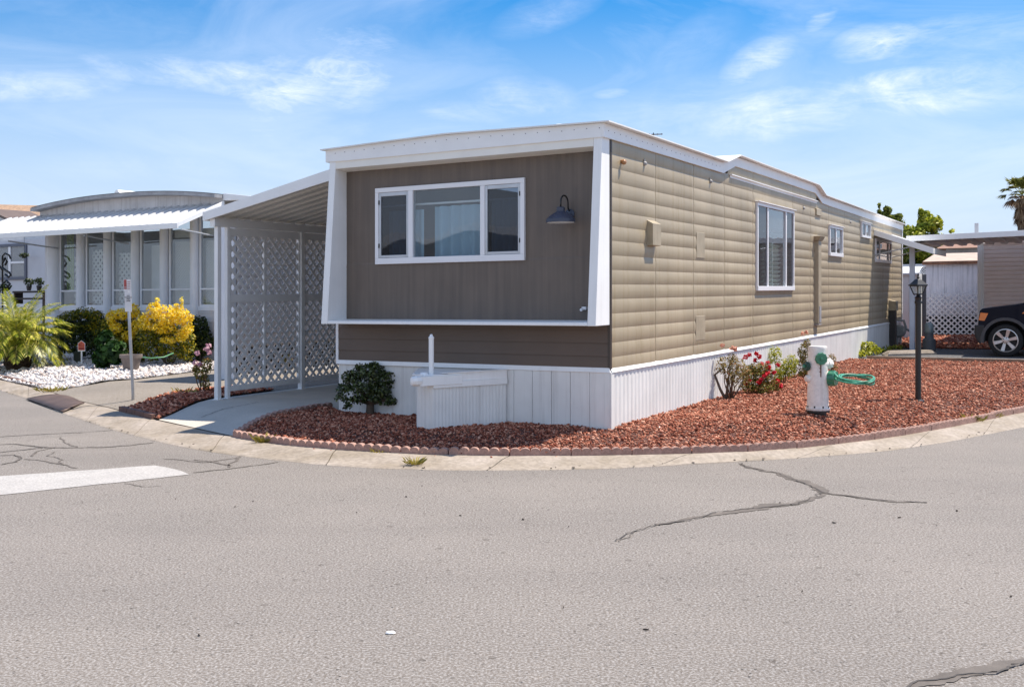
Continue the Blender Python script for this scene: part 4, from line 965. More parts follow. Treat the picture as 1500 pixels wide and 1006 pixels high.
REDF = leafmat('red_petal', [(0, '#a80f1c'), (.5, '#d8202c'), (1, '#e8405a')], .5, .3)
PEACH = leafmat('peach_petal', [(0, '#d89a80'), (1, '#f0c8b4')], .5, .3)
PINK = leafmat('pink_petal', [(0, '#b58a9c'), (1, '#e0b8c4')], .5, .3)
def flowers(parent, pts, m, size=.036, n=30, r=.036):
    V = []
    for p in pts:
        d = RNG.normal(size=(n, 3)); d /= np.linalg.norm(d, axis=1)[:, None]
        V.append(leaf_arr(np.array(p)+d*r*RNG.uniform(.4, 1, (n, 1)), d, size, .8, jit=.3))
    V = np.concatenate(V); np_mesh('flowers', V, np.arange(len(V)).reshape(-1, 4), m, parent=parent)['kind'] = 'stuff'
def cl(px, py, d, rx, ry=None, rz=None, dy=1.0):
    s = d/F; return (tuple(PD(px, py, d)), (rx*s, (ry or rx)*s*dy, (rz or rx)*s))
# jade shrub by the front skirting
bp_ = Gz(541, 608); D0 = bp_.y-.04
cs = [cl(541, 546, D0-.02, 26, 26, 15), cl(517, 553, D0, 18, 22, 11), cl(563, 553, D0-.05, 20, 20, 11), cl(505, 570, D0-.02, 15, 20, 10), cl(530, 569, D0-.14, 22, 14, 12), cl(556, 571, D0-.1, 22, 18, 11), cl(578, 567, D0+.02, 11, 14, 7), cl(500, 583, D0-.05, 11, 14, 8), cl(508, 594, D0-.05, 9, 9, 6), cl(525, 585, D0-.1, 13, 13, 7), cl(566, 586, D0-.08, 15, 13, 8), cl(581, 589, D0-.02, 9, 10, 5), cl(545, 583, D0-.14, 13, 9, 8), cl(527, 537, D0, 8, 8, 5), cl(548, 535, D0, 9, 9, 6)]
cs = [(c_, (r_[0], r_[1]*.62, r_[2])) for c_, r_ in cs]
t = shrub('jade_shrub', 'dark green bonsai-like jade shrub on the red rock beside the white skirting', bp_, cs, 5200, .036, JADE, wr=.65, stems=0, up=.25, shell=.5, clump=.085)
b = MB(); b.tube([bp_-Vector((0, 0, .08)), bp_+Vector((.01, 0, .06)), PD(543, 585, D0)], [.062, .05, .04], 8)
for px, py in ((520, 565), (560, 562), (541, 555), (575, 586), (508, 585)): b.tube([PD(543, 590, D0), PD((543+px)/2, (586+py)/2, D0-.03), PD(px, py, D0-.03)], [.034, .024, .012], 6)
b.build('trunk', BARK, t, smooth=True)
# roses along the side wall
def rose(px, py, lab, cs, n, m, fl, fm, stems, sz=.03, nm='rose_bush', r0=.009, sm=TWIG):
    bp = Gz(px, py); d = bp.y; t = shrub(nm, lab, bp, [cl(a, b_, d+o, r, r, q) for a, b_, o, r, q in cs], n, sz, m, cat='rose bush' if nm == 'rose_bush' else 'plant', stems=stems, sm=sm, r0=r0, clump=.06, up=.3)
    if fl: flowers(t, [PD(a, b_, d+o) for a, b_, o in fl], fm)
    return t
t = rose(1071, 585, 'sparse dry rose bush with bare twisted stems, nearest of the wall roses to the corner', [(1060, 535, 0, 12, 14), (1080, 538, -.05, 14, 14), (1072, 552, -.05, 14, 10), (1073, 525, 0, 9, 8), (1092, 548, 0, 9, 14)], 1900, DRYR, [(1058, 506, .0), (1073, 510, 0), (1077, 511, 0)], PEACH, 9)
b = MB(); d = Gz(1071, 585).y; b.tube([PD(1064, 587, d), PD(1055, 570, d), PD(1047, 549, d), PD(1058, 540, d), PD(1062, 530, d)], [.022, .018, .016, .011, .006], 7); b.tube([PD(1064, 584, d), PD(1066, 562, d), PD(1068, 545, d)], [.02, .016, .008], 7)
b.tube([PD(1072, 586, d-.05), PD(1084, 566, d-.05), PD(1090, 552, d)], [.012, .009, .006], 6); b.build('old_stem', BARK, t, smooth=True)
rose(1108, 577, 'rounded rose bush covered in bright red blooms beside the white skirting', [(1105, 555, 0, 22, 16), (1095, 565, -.1, 14, 10), (1125, 560, -.05, 15, 12), (1112, 540, 0, 18, 10), (1098, 545, 0, 12, 12), (1138, 565, 0, 8, 8), (1118, 568, -.12, 18, 9), (1120, 545, 0, 14, 10)], 6500, ROSE, [(1092, 523, 0), (1098, 520, 0), (1108, 518, 0), (1112, 522, 0), (1106, 527, 0), (1140, 534, 0), (1134, 545, -.1), (1120, 550, -.2), (1124, 546, -.15), (1115, 556, -.2), (1144, 565, -.1), (1112, 560, -.2), (1124, 531, 0), (1116, 533, 0), (1126, 538, -.1), (1098, 557, -.15), (1138, 558, -.1), (1092, 562, -.1)], REDF, 6, .030)
rose(1148, 562, 'leafy yellow green rose bush with few flowers behind the red blooming one', [(1134, 520, .1, 12, 14), (1152, 540, 0, 15, 16), (1160, 530, 0, 10, 12), (1143, 548, -.05, 10, 12)], 3000, LIME, None, None, 5, .03)
rose(1180, 554, 'tall thin rose bush with a peach bloom on top, behind the hydrant', [(1178, 515, 0, 10, 13), (1182, 503, 0, 6, 8), (1172, 545, 0, 12, 8), (1184, 540, -.1, 9, 9), (1176, 530, 0, 9, 9)], 2400, ROSE, [(1181, 487, 0), (1176, 489, 0)], PEACH, 4, .03)
rose(1219, 545, 'low brown half dry rose bush right of the hydrant top', [(1218, 527, 0, 7, 10), (1222, 536, 0, 6, 7)], 500, DRYR, None, None, 3, .03)
rose(1266, 521, 'low lime green fern-like weed at the skirting near the board', [(1258, 508, 0, 10, 9), (1272, 508, -.1, 14, 8), (1262, 517, -.2, 16, 5), (1284, 513, 0, 8, 6)], 900, LIME, None, None, 4, .075, 'weed_clump', .006)
rose(1322, 509, 'scruffy dry weed patch between utility box and gas meter', [(1316, 508, -.8, 9, 4), (1300, 510, -.9, 10, 4), (1292, 514, -1.6, 9, 4)], 260, LIME, None, None, 0 or 1, .06, 'weed_clump', .005)
# kerb weeds
GRS = leafmat('dry_grass', [(0, '#6f6a2a'), (.5, '#9c8f3c'), (1, '#c2b064')], .7, .3)
def tuft(px, py, lab, n=60, r=.09, h=.10, z=.05):
    g = G(px, py, z); V = []
    for k in range(n):
        a = RNG.uniform(0, 6.3); p = np.array((g.x, g.y, z))+np.array((math.cos(a), math.sin(a)*.5, 0))*r*RNG.random()
        l = h*RNG.uniform(.4, 1.2); e = p+np.array((math.cos(a)*l*.7, math.sin(a)*l*.7, l*RNG.uniform(.3, .9))); w = np.array((-math.sin(a), math.cos(a), 0))*.004
        V += [p-w, p+w, (p+e)/2+w*1.2+np.array((0, 0, l*.2)), e]
    o = np_mesh('weed_tuft', V, np.arange(len(V)).reshape(-1, 4), GRS, org=(g.x, g.y, z), frame='world'); tag(o, lab, 'weed')
tuft(607, 680, 'dry grass tuft in the kerb joint below the tongue cover', 70, .07, .09, .03); tuft(1420, 617, 'wide dry grass tuft in front of the edging near the right end', 120, .16, .10, .07); tuft(1452, 611, 'smaller dry grass tuft on the kerb beside the wide one', 70, .12, .08, .07); tuft(385, 648, 'green grass tuft on the kerb where the edging turns', 60, .08, .12, .07)
tuft(560, 663, 'thin weed tuft against the edging left of the kerb joint', 50, .14, .06, .06); tuft(74, 573.5, 'yellow weed tuft at the tip of the white gravel', 90, .22, .12, .08); tuft(270, 578, 'low weeds at the back of the small lava island', 70, .2, .12, .2)
# small rose beside the carport post and shrub behind the lattice
bp = Gz(296, 576); d = bp.y
t = shrub('rose_bush', 'small bush with faded pink blooms beside the first carport post', bp, [cl(296, 545, d, 12, 12, 12), cl(304, 533, d, 9, 9, 10), cl(286, 540, d, 7, 7, 6), cl(302, 560, d, 8, 8, 10)], 700, .045, ROSE, cat='rose bush', stems=7, sm=TWIG, r0=.009, clump=.08)
flowers(t, [PD(305, 507, d), PD(307, 516, d+.05), PD(289, 518, d), PD(303, 511, d-.05), PD(287, 532, d), PD(292, 534, d)], PINK, .04, 30, .05)
bp = Gz(470, 545); d = bp.y
for px, py, lab, k in ((472, 540, 'flowering shrub seen through the far lattice by the house corner', 0), (405, 548, 'small flowering shrub seen low through the near lattice', 1)):
    bp = Gz(px, py); d = bp.y
    t = shrub('flowering_shrub', lab, bp, [cl(px, py-38+k*14, d, 22-k*8, 20, 18-k*8), cl(px+12, py-24, d, 14-k*4, 12, 10)], 900-k*500, .06, ROSE, stems=5, sm=TWIG)
    flowers(t, [PD(px+RNG.uniform(-22, 22)*(1-k*.4), py-RNG.uniform(20, 55-k*25), d-.1) for _ in range(6)], PEACH, .06, 20, .05)
# neighbour's planting
def nshrub(name, lab, px, py, cs, n, sz, m, wr=.55, clump=.10, off=0, stems=5):
    bp = Gz(px, py); d = bp.y
    return shrub(name, lab, bp, [cl(a, b_, d+o, r, r*.9, q) for a, b_, o, r, q in cs], n, sz, m, wr=wr, clump=clump, stems=stems, r0=.02)
t = nshrub('green_shrub', 'rounded dark green shrub with yellow tips beside the palm', 115, 529, [(95, 480, 0, 18, 22), (118, 475, -.1, 24, 22), (140, 478, 0, 18, 24), (108, 500, -.2, 26, 20), (135, 505, -.2, 24, 22), (86, 498, 0, 14, 24), (148, 492, 0, 18, 26)], 9500, .06, DGR)
V, Fc = cloud([cl(a, b_, Gz(115, 529).y-.25, r, r, q) for a, b_, r, q in ((105, 462, 14, 8), (126, 458, 18, 9), (142, 466, 12, 10), (88, 470, 9, 8), (132, 478, 10, 8), (112, 482, 14, 10), (146, 484, 12, 10), (98, 488, 10, 8), (138, 500, 12, 8))], 1900, .06, .5, .6, .4); np_mesh('yellow_tips', V, Fc, YGR, parent=t)
t = nshrub('golden_shrub', 'smaller golden green shrub behind the sign post', 178, 534, [(168, 480, 0, 20, 24), (197, 480, 0, 20, 28), (180, 505, 0, 22, 26), (200, 510, 0, 18, 24)], 6500, .06, YGR)
V, Fc = cloud([cl(a, b_, Gz(178, 534).y-.25, r, r, q) for a, b_, r, q in ((163, 465, 8, 12), (178, 460, 12, 9), (195, 455, 10, 11), (170, 480, 10, 8), (200, 478, 9, 12), (188, 492, 10, 8))], 1700, .06, .5, .6, .4); np_mesh('golden_tips', V, Fc, YEL, parent=t)
t = nshrub('golden_shrub', 'large bright golden yellow shrub in front of the porch windows', 245, 536, [(225, 500, 0, 26, 30), (252, 500, 0, 28, 30), (272, 505, 0, 16, 26), (235, 480, 0, 26, 18)], 5600, .06, YGR)
V, Fc = cloud([cl(a, b_, Gz(245, 536).y-.28, r, r, q) for a, b_, r, q in ((226, 455, 12, 13), (244, 462, 20, 16), (262, 462, 16, 14), (212, 466, 10, 9), (230, 443, 4, 9), (266, 443, 3, 9), (258, 450, 4, 8), (275, 478, 9, 14), (240, 480, 18, 10), (266, 492, 10, 10), (247, 498, 12, 6), (280, 465, 5, 6), (215, 478, 12, 6))], 3400, .058, .5, .5, .45); np_mesh('golden_crown', V, Fc, YEL, parent=t)
nshrub('green_shrub', 'narrow dark green shrub between the golden shrub and the carport lattice', 295, 532, [(290, 482, 0, 16, 22), (298, 500, 0, 15, 22), (284, 515, 0, 14, 18)], 3600, .065, DGR)
t = nshrub('broad_leaf_plant', 'broad leaved green plant in front of the golden shrubs', 160, 541, [(155, 500, -.1, 14, 16), (165, 515, -.2, 20, 18), (150, 525, -.2, 14, 14)], 1100, .115, BRD, wr=.8, clump=0)
# pots, hose, stakes, sign post
CLAY = mat('grey_clay_pot', (.20, .165, .145), .8, var=.2, vscale=6); DPOT = mat('dark_plastic_pot', (.03, .028, .03), .5)
g = Gz(192, 545); b = MB(); b.lathe([(.125, 0), (.185, .27), (.205, .27), (.21, .335), (.185, .335), (.175, .29), (0, .28)], g, (0, 0, 1), 22); o = solo('plant_pot', b, CLAY, 'round grey clay plant pot behind the sign post', 'plant pot', g, 'world', auto=35)
g2q = Gz(82, 531); b = MB(); b.lathe([(.11, 0), (.15, .30), (.165, .30), (.165, .33), (.14, .33), (0, .27)], g2q, (0, 0, 1), 18); solo('plant_pot', b, DPOT, 'small dark plastic plant pot on gravel right of the palm trunk', 'plant pot', g2q, 'world', auto=35)
g3 = Gz(113, 533); b = MB(); b.lathe([(.06, 0), (.075, .22), (.08, .26), (0, .22)], g3, (0, 0, 1), 14); solo('plant_pot', b, mat('mossy_pot', (.07, .075, .05), .8), 'narrow mossy pot left of the small orange yard sign', 'plant pot', g3, 'world', auto=35)
gp = Gz(195, 541); b = MB(); pts = [PD(200, 528, gp.y-.2), PD(206, 523, gp.y-.2), PD(222, 524.5, gp.y-.2), PD(240, 523, gp.y-.15), PD(254, 517, gp.y+.3)]; b.tube(pts, .012, 7); solo('garden_hose', b, mat('green_hose', (.12, .32, .16), .4), 'thin green garden hose looping out of the clay pot into the golden shrub', 'hose', gp, 'world', smooth=True)
ys_ = thing('yard_sign', 'small orange house-shaped yard sign on a white stake in the gravel', 'sign', Gz(119, 537), 'world'); d = Gz(119, 537).y
b = MB(); q = [PD(a, c, d) for a, c in ((114, 514.5), (124.5, 514.5), (124.5, 503), (119, 498.5), (114, 503))]; b.prism(q, (0, .015, 0)); b.build('board', WHITE, ys_)
b = MB(); q = [PD(a, c, d-.004) for a, c in ((114.5, 512.8), (124, 512.8), (124, 503.3), (119, 499.2), (114.5, 503.3))]; b.prism(q, (0, .003, 0)); fcm = b.build('orange_face', mat('orange_sign_red', (.62, .12, .07), .5), ys_)
b = MB()
for a, c, e, f in ((115.5, 511.8, 123, 509.2), (116.2, 507, 117.4, 503.4), (117.9, 507, 120.2, 506.2), (118.4, 505, 119.2, 502.6), (120.8, 507.4, 122.8, 506.6)):
    b.prism([PD(a, c, d-.006), PD(e, c, d-.006), PD(e, f, d-.006), PD(a, f, d-.006)], (0, .0015, 0))
b.build('lettering', mat('dark_red_print', (.25, .03, .03), .6), fcm)
b = MB(); p = Gz(119.5, 537); b.tube([p-Vector((0, 0, .1)), PD(119.5, 514, d+.02)], .018, 8); b.build('stake', WHITE, ys_)
sp = thing('sign_post', 'leaning galvanised post with small no-parking signs in the small lava island', 'sign post', Gz(195, 586), 'world'); g = Gz(195, 586); d = g.y
b = MB(); b.tube([g-Vector((0, 0, .2)), PD(194.8, 575, d), PD(190, 480, d), PD(187, 410, d)], .022, 10); b.build('post', mat('galvanised_steel', (.42, .43, .45), .4, metal=.6, var=.15, vscale=9), sp, smooth=True)
def board(x0, y0, x1, y1, lean, m, nm, par, o=0.0, th=.004):
    b = MB(); q = [PD(x, y, d-.03-o) for x, y in ((x0, y1), (x1, y1), (x1-lean, y0), (x0-lean, y0))]; b.prism(q, (0, th, 0)); return b.build(nm, m, par)
SGW = mat('sign_white', (.74, .72, .72), .4); SGR = mat('sign_red', (.42, .08, .07), .5); SGK = mat('sign_black', (.05, .05, .05), .5)
s1 = board(181.4, 409, 192, 427, .5, SGW, 'upper_sign', sp); board(181.7, 409.6, 185.6, 423.4, .4, SGR, 'red_panel', s1, .0032, .003)
s2 = board(183, 427.2, 193, 456.5, .8, SGW, 'lower_sign', sp)
b = MB()
for k in range(4): b.prism([PD(x, y, d-.034) for x, y in ((186.6, 412.4+k*3.2+1), (190.6, 412.4+k*3.2+1), (190.6, 412.4+k*3.2), (186.6, 412.4+k*3.2))], (0, .002, 0))
b.build('print', mat('sign_print_red', (.45, .22, .22), .5), s1)
def textobj(txt, size, loc, par, m, name='lettering'):
    c = bpy.data.curves.new(name, 'FONT'); c.body = txt; c.size = size; c.align_x = 'CENTER'; c.extrude = .0008; c.space_line = .95
    o = bpy.data.objects.new(name, c); COL.objects.link(o)
    me = bpy.data.meshes.new_from_object(o); bpy.data.objects.remove(o); o = bpy.data.objects.new(name, me); COL.objects.link(o); me.materials.append(m)
    o.parent = par; o.rotation_euler = (math.pi/2, 0, 0); r = ROOT[sp.name][0]; o.location = Vector(loc)-Vector(r); return o
p = PD(187.8, 434, d-.0355); textobj('NO\nPARKING\nFIRE\nLANE', .026, p, s2, SGK)
p = PD(183.4, 421.8, d-.0365); o = textobj('NO', .03, p, s1, SGW); 
# pygmy palm
PALM = leafmat('palm_leaflet', [(0, '#4c5e16'), (.4, '#7f8c24'), (.75, '#b8b438'), (1, '#e0d270')], .4, .35, .5)
def frond(V, base, az, el, length, droop, n=34, ll=.3, lw=.022, vang=.5):
    p = np.array(base, float); d = np.array((math.cos(az)*math.cos(el), math.sin(az)*math.cos(el), math.sin(el))); st = length/n; side = np.array((-math.sin(az), math.cos(az), 0)); path = [p.copy()]
    for k in range(n):
        d = d+np.array((0, 0, -droop*st*(.5+1.2*k/n))); d /= np.linalg.norm(d); p = p+d*st; path.append(p.copy())
        f = k/n
        if f < .12: continue
        l = ll*(.45+.55*math.sin(math.pi*min(1, f*1.05))**.6)*(1-.5*f**3)*RNG.uniform(.85, 1.1); upv = np.cross(side, d); upv = upv if upv[2] > 0 else -upv
        for s in (1, -1):
            dr = side*s*.85+d*(.55+.5*f)+upv*(.25-.2*RNG.random()); dr /= np.linalg.norm(dr); e = p+dr*l+np.array((0, 0, -.30*l*l/ll*(1+RNG.random()))); w = np.cross(dr, upv); w /= np.linalg.norm(w)+1e-9; w *= lw/2
            m_ = p+dr*l*.5; V += [p-w*.4, m_-w, e, m_+w]
    return path
pb = Gz(26, 541); pt_ = thing('pygmy_palm', 'low pygmy date palm with arching yellow green fronds at the left edge', 'palm', pb, 'world')
crown = PD(27, 492, pb.y); V = []; rb = MB()
for k in range(78):
    az = k*2.399+RNG.uniform(-.2, .2); el = 1.25-1.5*(k/78)**.8+RNG.uniform(-.12, .12); path = frond(V, np.array(crown)+np.array((math.cos(az), math.sin(az), 0))*.07, az, el, RNG.uniform(.95, 1.2), .75+.5*RNG.random(), 40, .30, .019)
    if k % 1 == 0: rb.tube([tuple(q) for q in path[::5]], [.011-.0013*i for i in range(len(path[::5]))], 4)
np_mesh('fronds', V, np.arange(len(V)).reshape(-1, 4), PALM, parent=pt_); rb.build('midribs', mat('palm_midrib', (.35, .34, .10), .5), pt_)['kind'] = 'stuff'
b = MB(); b.lathe([(.20, -.05), (.24, .12), (.22, .35), (.17, .55), (.10, .72)], pb, (0, 0, 1), 14)
for k in range(110):
    a = k*2.399; h = .03+.62*k/110; r = .235-.09*max(0, (h-.25)/.45); c = Vector((math.cos(a), math.sin(a), 0)); q = pb+c*r*.9+Vector((0, 0, h)); b.hexa([tuple(q+c.cross(Vector((0, 0, 1)))*x+Vector((0, 0, z))) for x, z in ((-.035, 0), (.035, 0), (.03, .05), (-.03, .05))], [tuple(q+c*.055+Vector((0, 0, .04))+c.cross(Vector((0, 0, 1)))*x+Vector((0, 0, z))) for x, z in ((-.02, 0), (.02, 0), (.018, .035), (-.018, .035))])
b.build('trunk', mat('palm_trunk', (.07, .045, .03), .95, var=.4, vscale=15, bump=.6), pt_)
# plant stand with pots by the entry
YS = 7.6
fS = lambda px, py: fr(px, py, YS)
st_ = thing('plant_stand', 'dark wooden plant stand by the porch entry', 'plant stand', fS(52, 520)); b = MB(); a0, a1 = fS(24, 426), fS(69, 426)
WD = mat('dark_wood', (.035, .025, .022), .7)
for z in (426, 436): q = fS(50, z).z; b.box(a0.x, a1.x, YS-.15, YS+.15, q-.05, q)
b.build('shelf', WD, st_)
for x in (a0.x+.04, a1.x-.04):
    b = MB(); b.box(x-.03, x+.03, YS-.12, YS+.12, -.1, a0.z-.051); b.build('leg', WD, st_)
b = MB(); b.box(a0.x+.1, a1.x-.1, YS-.10, YS+.1, -.1, a0.z-.35); b.build('panel', PALE, st_)
for px, lab in ((41, 'bushy dark potted plant on the plant stand, the left one'), (56, 'dark potted plant on the plant stand, the right one with upright leaves')):
    q = fS(px, 425.6); t = thing('potted_plant', lab, 'potted plant', q, group='pots on the plant stand'); b = MB(); b.lathe([(.05, 0), (.075, .13), (0, .12)], q, (0, 0, 1), 12); b.build('pot', DPOT, t)
    V, Fc = cloud([(tuple(q+Vector((0, 0, .24))), (.16, .12, .11))], 160, .07, .5); np_mesh('leaves', V, Fc, DGR, parent=t)
q = fS(69, 412); b = MB(); b.lathe([(.0, 0), (.03, .02), (.035, .06), (0, .09)], q, (0, 0, 1), 8); b.tube([q+Vector((0, 0, .08)), q+Vector((.05, -.05, .15)), q+Vector((.1, -.03, .1))], .014, 6); solo('wall_ornament', b, BLACK, 'small black ornament hanging on the white corner column', 'ornament', q)
# wrought iron plant hanger at the left edge
YH = 5.2
q = fr(8, 450, YH); hg = thing('plant_hanger', 'black scrolled iron plant hanger behind the palm at the left edge', 'plant hanger', fr(4, 530, YH)); b = MB()
b.tube([fr(x, y, YH) for x, y in ((2, 530), (2, 430), (2, 375), (6, 371), (12, 374), (14, 379))], .022, 7)
for pts in (((2, 392), (7, 396), (12, 399), (14, 403), (11, 406), (6, 402)), ((2, 385), (6, 378), (9, 383), (6, 388)), ((2, 415), (8, 411), (13, 416), (9, 421), (3, 424)), ((-6, 400), (-10, 392), (-4, 388), (2, 395))): b.tube([fr(x, y, YH) for x, y in pts], .026, 7)
b.build('scroll_frame', BLACK, hg, smooth=True)
V, Fc = cloud([(tuple(fr(6, 420, YH)), (.16, .12, .10)), (tuple(fr(-8, 425, YH)), (.16, .12, .14))], 240, .08, .5); np_mesh('hanging_leaves', V, Fc, DGR, parent=hg)
q = fr(34, 377, 8.3); hb = thing('hanging_basket', 'small fern basket hanging beside the dark framed window', 'hanging basket', q); b = MB(); b.lathe([(.03, -.02), (.09, .06), (.095, .07), (0, .06)], q, (0, 0, 1), 12); b.tube([q+Vector((0, 0, .06)), q+Vector((0, 0, .62))], .005, 5); b.build('basket', BLACK, hb)
V, Fc = cloud([(tuple(q+Vector((0, 0, .06))), (.17, .12, .08))], 200, .06, .4); np_mesh('fern_leaves', V, Fc, DGR, parent=hb)
# ------------------------------------------------------------------ fire hydrant
HYW = mat('white_hydrant_paint', (.84, .79, .74), .45, var=.10, vscale=9, streak=.35, scol='#a08c80', coat=.1, bump=.25, bscale=35, fine=.08, fscale=30); HYG = mat('hydrant_green', (.035, .20, .11), .35, var=.15, vscale=20, coat=.3); RUST = mat('rust_stain', (.20, .08, .04), .8); IRON = mat('dark_iron', (.045, .038, .034), .7, var=.3, vscale=20)
hb0 = Gz(1198, 608); d = hb0.y; hz = lambda py: H+(CY-py)/F*d; R = lambda px: px/F*d
hy = thing('fire_hydrant', 'white fire hydrant with green caps standing in the red lava rock', 'fire hydrant', hb0, 'world')
c = lambda z: (hb0.x, hb0.y, z)
xo = lambda px: (px-1198)/F*d
b = MB(); z0 = hb0.z
b.lathe([(R(11), z0-.12-0), (R(11), hz(600)), (R(17), hz(600)), (R(17.5), hz(597)), (R(17), hz(596.5)), (R(15.8), hz(596)), (R(15.5), hz(592)), (R(15), hz(570)), (R(14.6), hz(552)), (R(14.3), hz(545)), (R(13.6), hz(510)), (R(13.6), hz(508.3)), (R(12.8), hz(506.8)), (0, hz(506.6))], (hb0.x, hb0.y, 0), (0, 0, 1), 28)
body = b.build('barrel', HYW, hy, auto=35)
b = MB(); b.lathe([(R(9), z0-.12), (R(11.5), hz(607)), (R(11.5), hz(600.2)), (0, hz(600.2))], (hb0.x, hb0.y, 0), (0, 0, 1), 16); b.lathe([(R(17), hz(603)), (R(17), hz(600.3)), (0, hz(600.3))], (hb0.x, hb0.y, 0), (0, 0, 1), 24)
for k in range(8):
    a = k*math.pi/4+.2; b.lathe([(.011, 0), (.011, .03), (0, .031)], (hb0.x+R(15.2)*math.cos(a), hb0.y+R(15.2)*math.sin(a), hz(597.4)), (0, 0, 1), 6)
b.build('base_flange', IRON, hy, auto=35)
def outlet(px, py, dirv, rad, ln, capr, caplen, name, off=0.0, capm=HYG, nut=True):
    dv = Vector(dirv).normalized(); c0 = Vector((hb0.x+xo(px), hb0.y+off, hz(py))); b = MB(); b.lathe([(rad, -R(9)), (rad, 0), (rad*1.12, 0), (rad*1.12, ln), (0, ln)], c0, dv, 20); o = b.build('nozzle', HYW, hy, auto=35)
    b = MB(); b.lathe([(capr, ln+.001), (capr, ln+caplen*.7), (capr*.92, ln+caplen), (0, ln+caplen)], c0, dv, 24)
    for k in range(10):
        a = k*math.pi/5; u = dv.orthogonal().normalized(); w = dv.cross(u); q = c0+(u*math.cos(a)+w*math.sin(a))*capr*.98; b.lathe([(.008, ln+.002), (.008, ln+caplen*.75), (0, ln+caplen*.76)], q, dv, 5)
    cp_ = b.build(name, capm, hy, auto=35)
    if nut:
        b = MB(); b.lathe([(.020, ln+caplen), (.018, ln+caplen+.03), (0, ln+caplen+.031)], c0, dv, 5); b.build('nut', HYG, cp_)
outlet(1198, 524.5, (-.0, -1, 0), R(7.4), .02, R(8.6), .035, 'cap', -R(12))
outlet(1185, 536, (-1, -.35, 0), R(4.5), .015, R(6), .045, 'cap', -.02, IRON if 0 else mat('hydrant_dark_green', (.025, .07, .05), .5))
outlet(1209, 533, (.75, .66, .02), R(7), .05, R(7.5), .04, 'cap', .0, HYW, False)
outlet(1209, 553, (.78, -.62, -.02), R(9.5), R(5), R(11), .085, 'pumper_cap', -.02)
b = MB(); b.box(hb0.x-.006, hb0.x+.006, d-R(14.6)-.003, d-R(14.1), hz(551), hz(533.5))
for py in (538, 543): b.box(hb0.x-.018, hb0.x+.006, d-R(14.6)-.003, d-R(14.1), hz(py+.8), hz(py))
b.build('rust_streak', RUST, hy)
b = MB(); b.lathe([(R(4), -R(3)), (R(5.5), .0), (R(5.5), .03), (R(4), .045), (0, .046)], (hb0.x-R(13.5), hb0.y-.02, hz(554)), (-1, -.25, -.1), 14); b.build('boss', HYW, hy, auto=35)
# hose coil held on the pumper cap
hc = thing('hose_coil', 'flat coil of green hose resting on the green side cap of the hydrant', 'hose', (hb0.x+.45, hb0.y-.18, hz(553)), 'world'); b = MB(); rr = np.random.default_rng(5)
for k in range(6):
    cx, cz = 1243+rr.uniform(-2, 3), 553.2+rr.uniform(-1.4, 1.2); ax_, bz = R(27-rr.uniform(0, 6)), .22-rr.uniform(0, .05); tl = rr.uniform(-.06, .06)
    pts = [(hb0.x+xo(cx)+ax_*math.cos(a), hb0.y-.22+bz*math.sin(a), hz(cz)+tl*math.cos(a)*.3+.028*math.sin(a)+.010*math.sin(2*a+k)) for a in np.linspace(0, 2*math.pi, 33)]; b.tube(pts, .0095, 7, cap=False)
b.tube([(hb0.x+xo(1226), hb0.y-.2, hz(556)), (hb0.x+xo(1219), hb0.y-.2, hz(550)), (hb0.x+xo(1217), hb0.y-.12, hz(545))], .0095, 7)
b.build('coil', mat('pale_green_hose', (.10, .36, .24), .35, var=.2, vscale=9, vcol='#2b6b4d'), hc, smooth=True)
# ------------------------------------------------------------------ lamp post
lb_ = Gz(1345, 588); d = lb_.y; hz2 = lambda py: H+(CY-py)/F*d; r2 = lambda px: px/F*d
lp = thing('lamp_post', 'black garden lamp post with a glazed lantern standing in the lava rock', 'lamp post', lb_, 'world'); cx = lb_.x
b = MB(); b.lathe([(.075, -.05), (.075, .015), (r2(4.1), .03), (r2(4.1), hz2(445)-lb_.z), (r2(5.2), hz2(444.5)-lb_.z), (r2(5.2), hz2(441.5)-lb_.z), (r2(4.4), hz2(440.5)-lb_.z), (r2(4.6), hz2(437)-lb_.z), (r2(5.6), hz2(435.5)-lb_.z), (r2(3), hz2(434)-lb_.z), (r2(2.2), hz2(432)-lb_.z), (r2(4), hz2(431)-lb_.z), (0, hz2(430.6)-lb_.z)], lb_, (0, 0, 1), 20)
b.build('pole', BLACK, lp, auto=35)
rb, rt = r2(5.2), r2(9.5); zb_, zt_ = hz2(431), hz2(418.5); rot = .35
sq = lambda r, z, o=0: [(cx+r*1.2*math.cos(rot+math.pi/2*k+math.pi/4+o), lb_.y+r*1.2*math.sin(rot+math.pi/2*k+math.pi/4+o), z) for k in range(4)]
b = MB(); A, B = sq(rb, zb_), sq(rt, zt_)
for a, e in zip(A, B): b.tube([a, e], .008, 6)
for Q in (A, B):
    for i in range(4): b.tube([Q[i], Q[(i+1) % 4]], .008, 6)
b.build('lantern_frame', BLACK, lp)
b = MB(); b.hexa(sq(rb*.96, zb_+.005), sq(rt*.96, zt_-.003)); b.build('lantern_glass', glass('lantern_glass', tint=(.85, .87, .85), dirt=.15), lp)
b = MB(); b.hexa(sq(rt*1.22, zt_), sq(rt*1.18, zt_+.014)); b.hexa(sq(rt*1.1, zt_+.0141), sq(rt*.50, hz2(410.5))); b.hexa(sq(rt*.52, hz2(410.4)), sq(rt*.30, hz2(408.5))); b.lathe([(.012, 0), (.02, .02), (.008, .035), (.014, .05), (.004, .07), (0, .085)], (cx, lb_.y, hz2(408.6)), (0, 0, 1), 10); b.build('lantern_roof', BLACK, lp)
b = MB(); b.lathe([(.018, 0), (.018, .04), (.024, .05), (.026, .075), (.012, .10), (0, .105)], (cx, lb_.y, zb_+.0), (0, 0, 1), 10); b.build('bulb', mat('frosted_bulb', (.8, .8, .75), .4), lp)
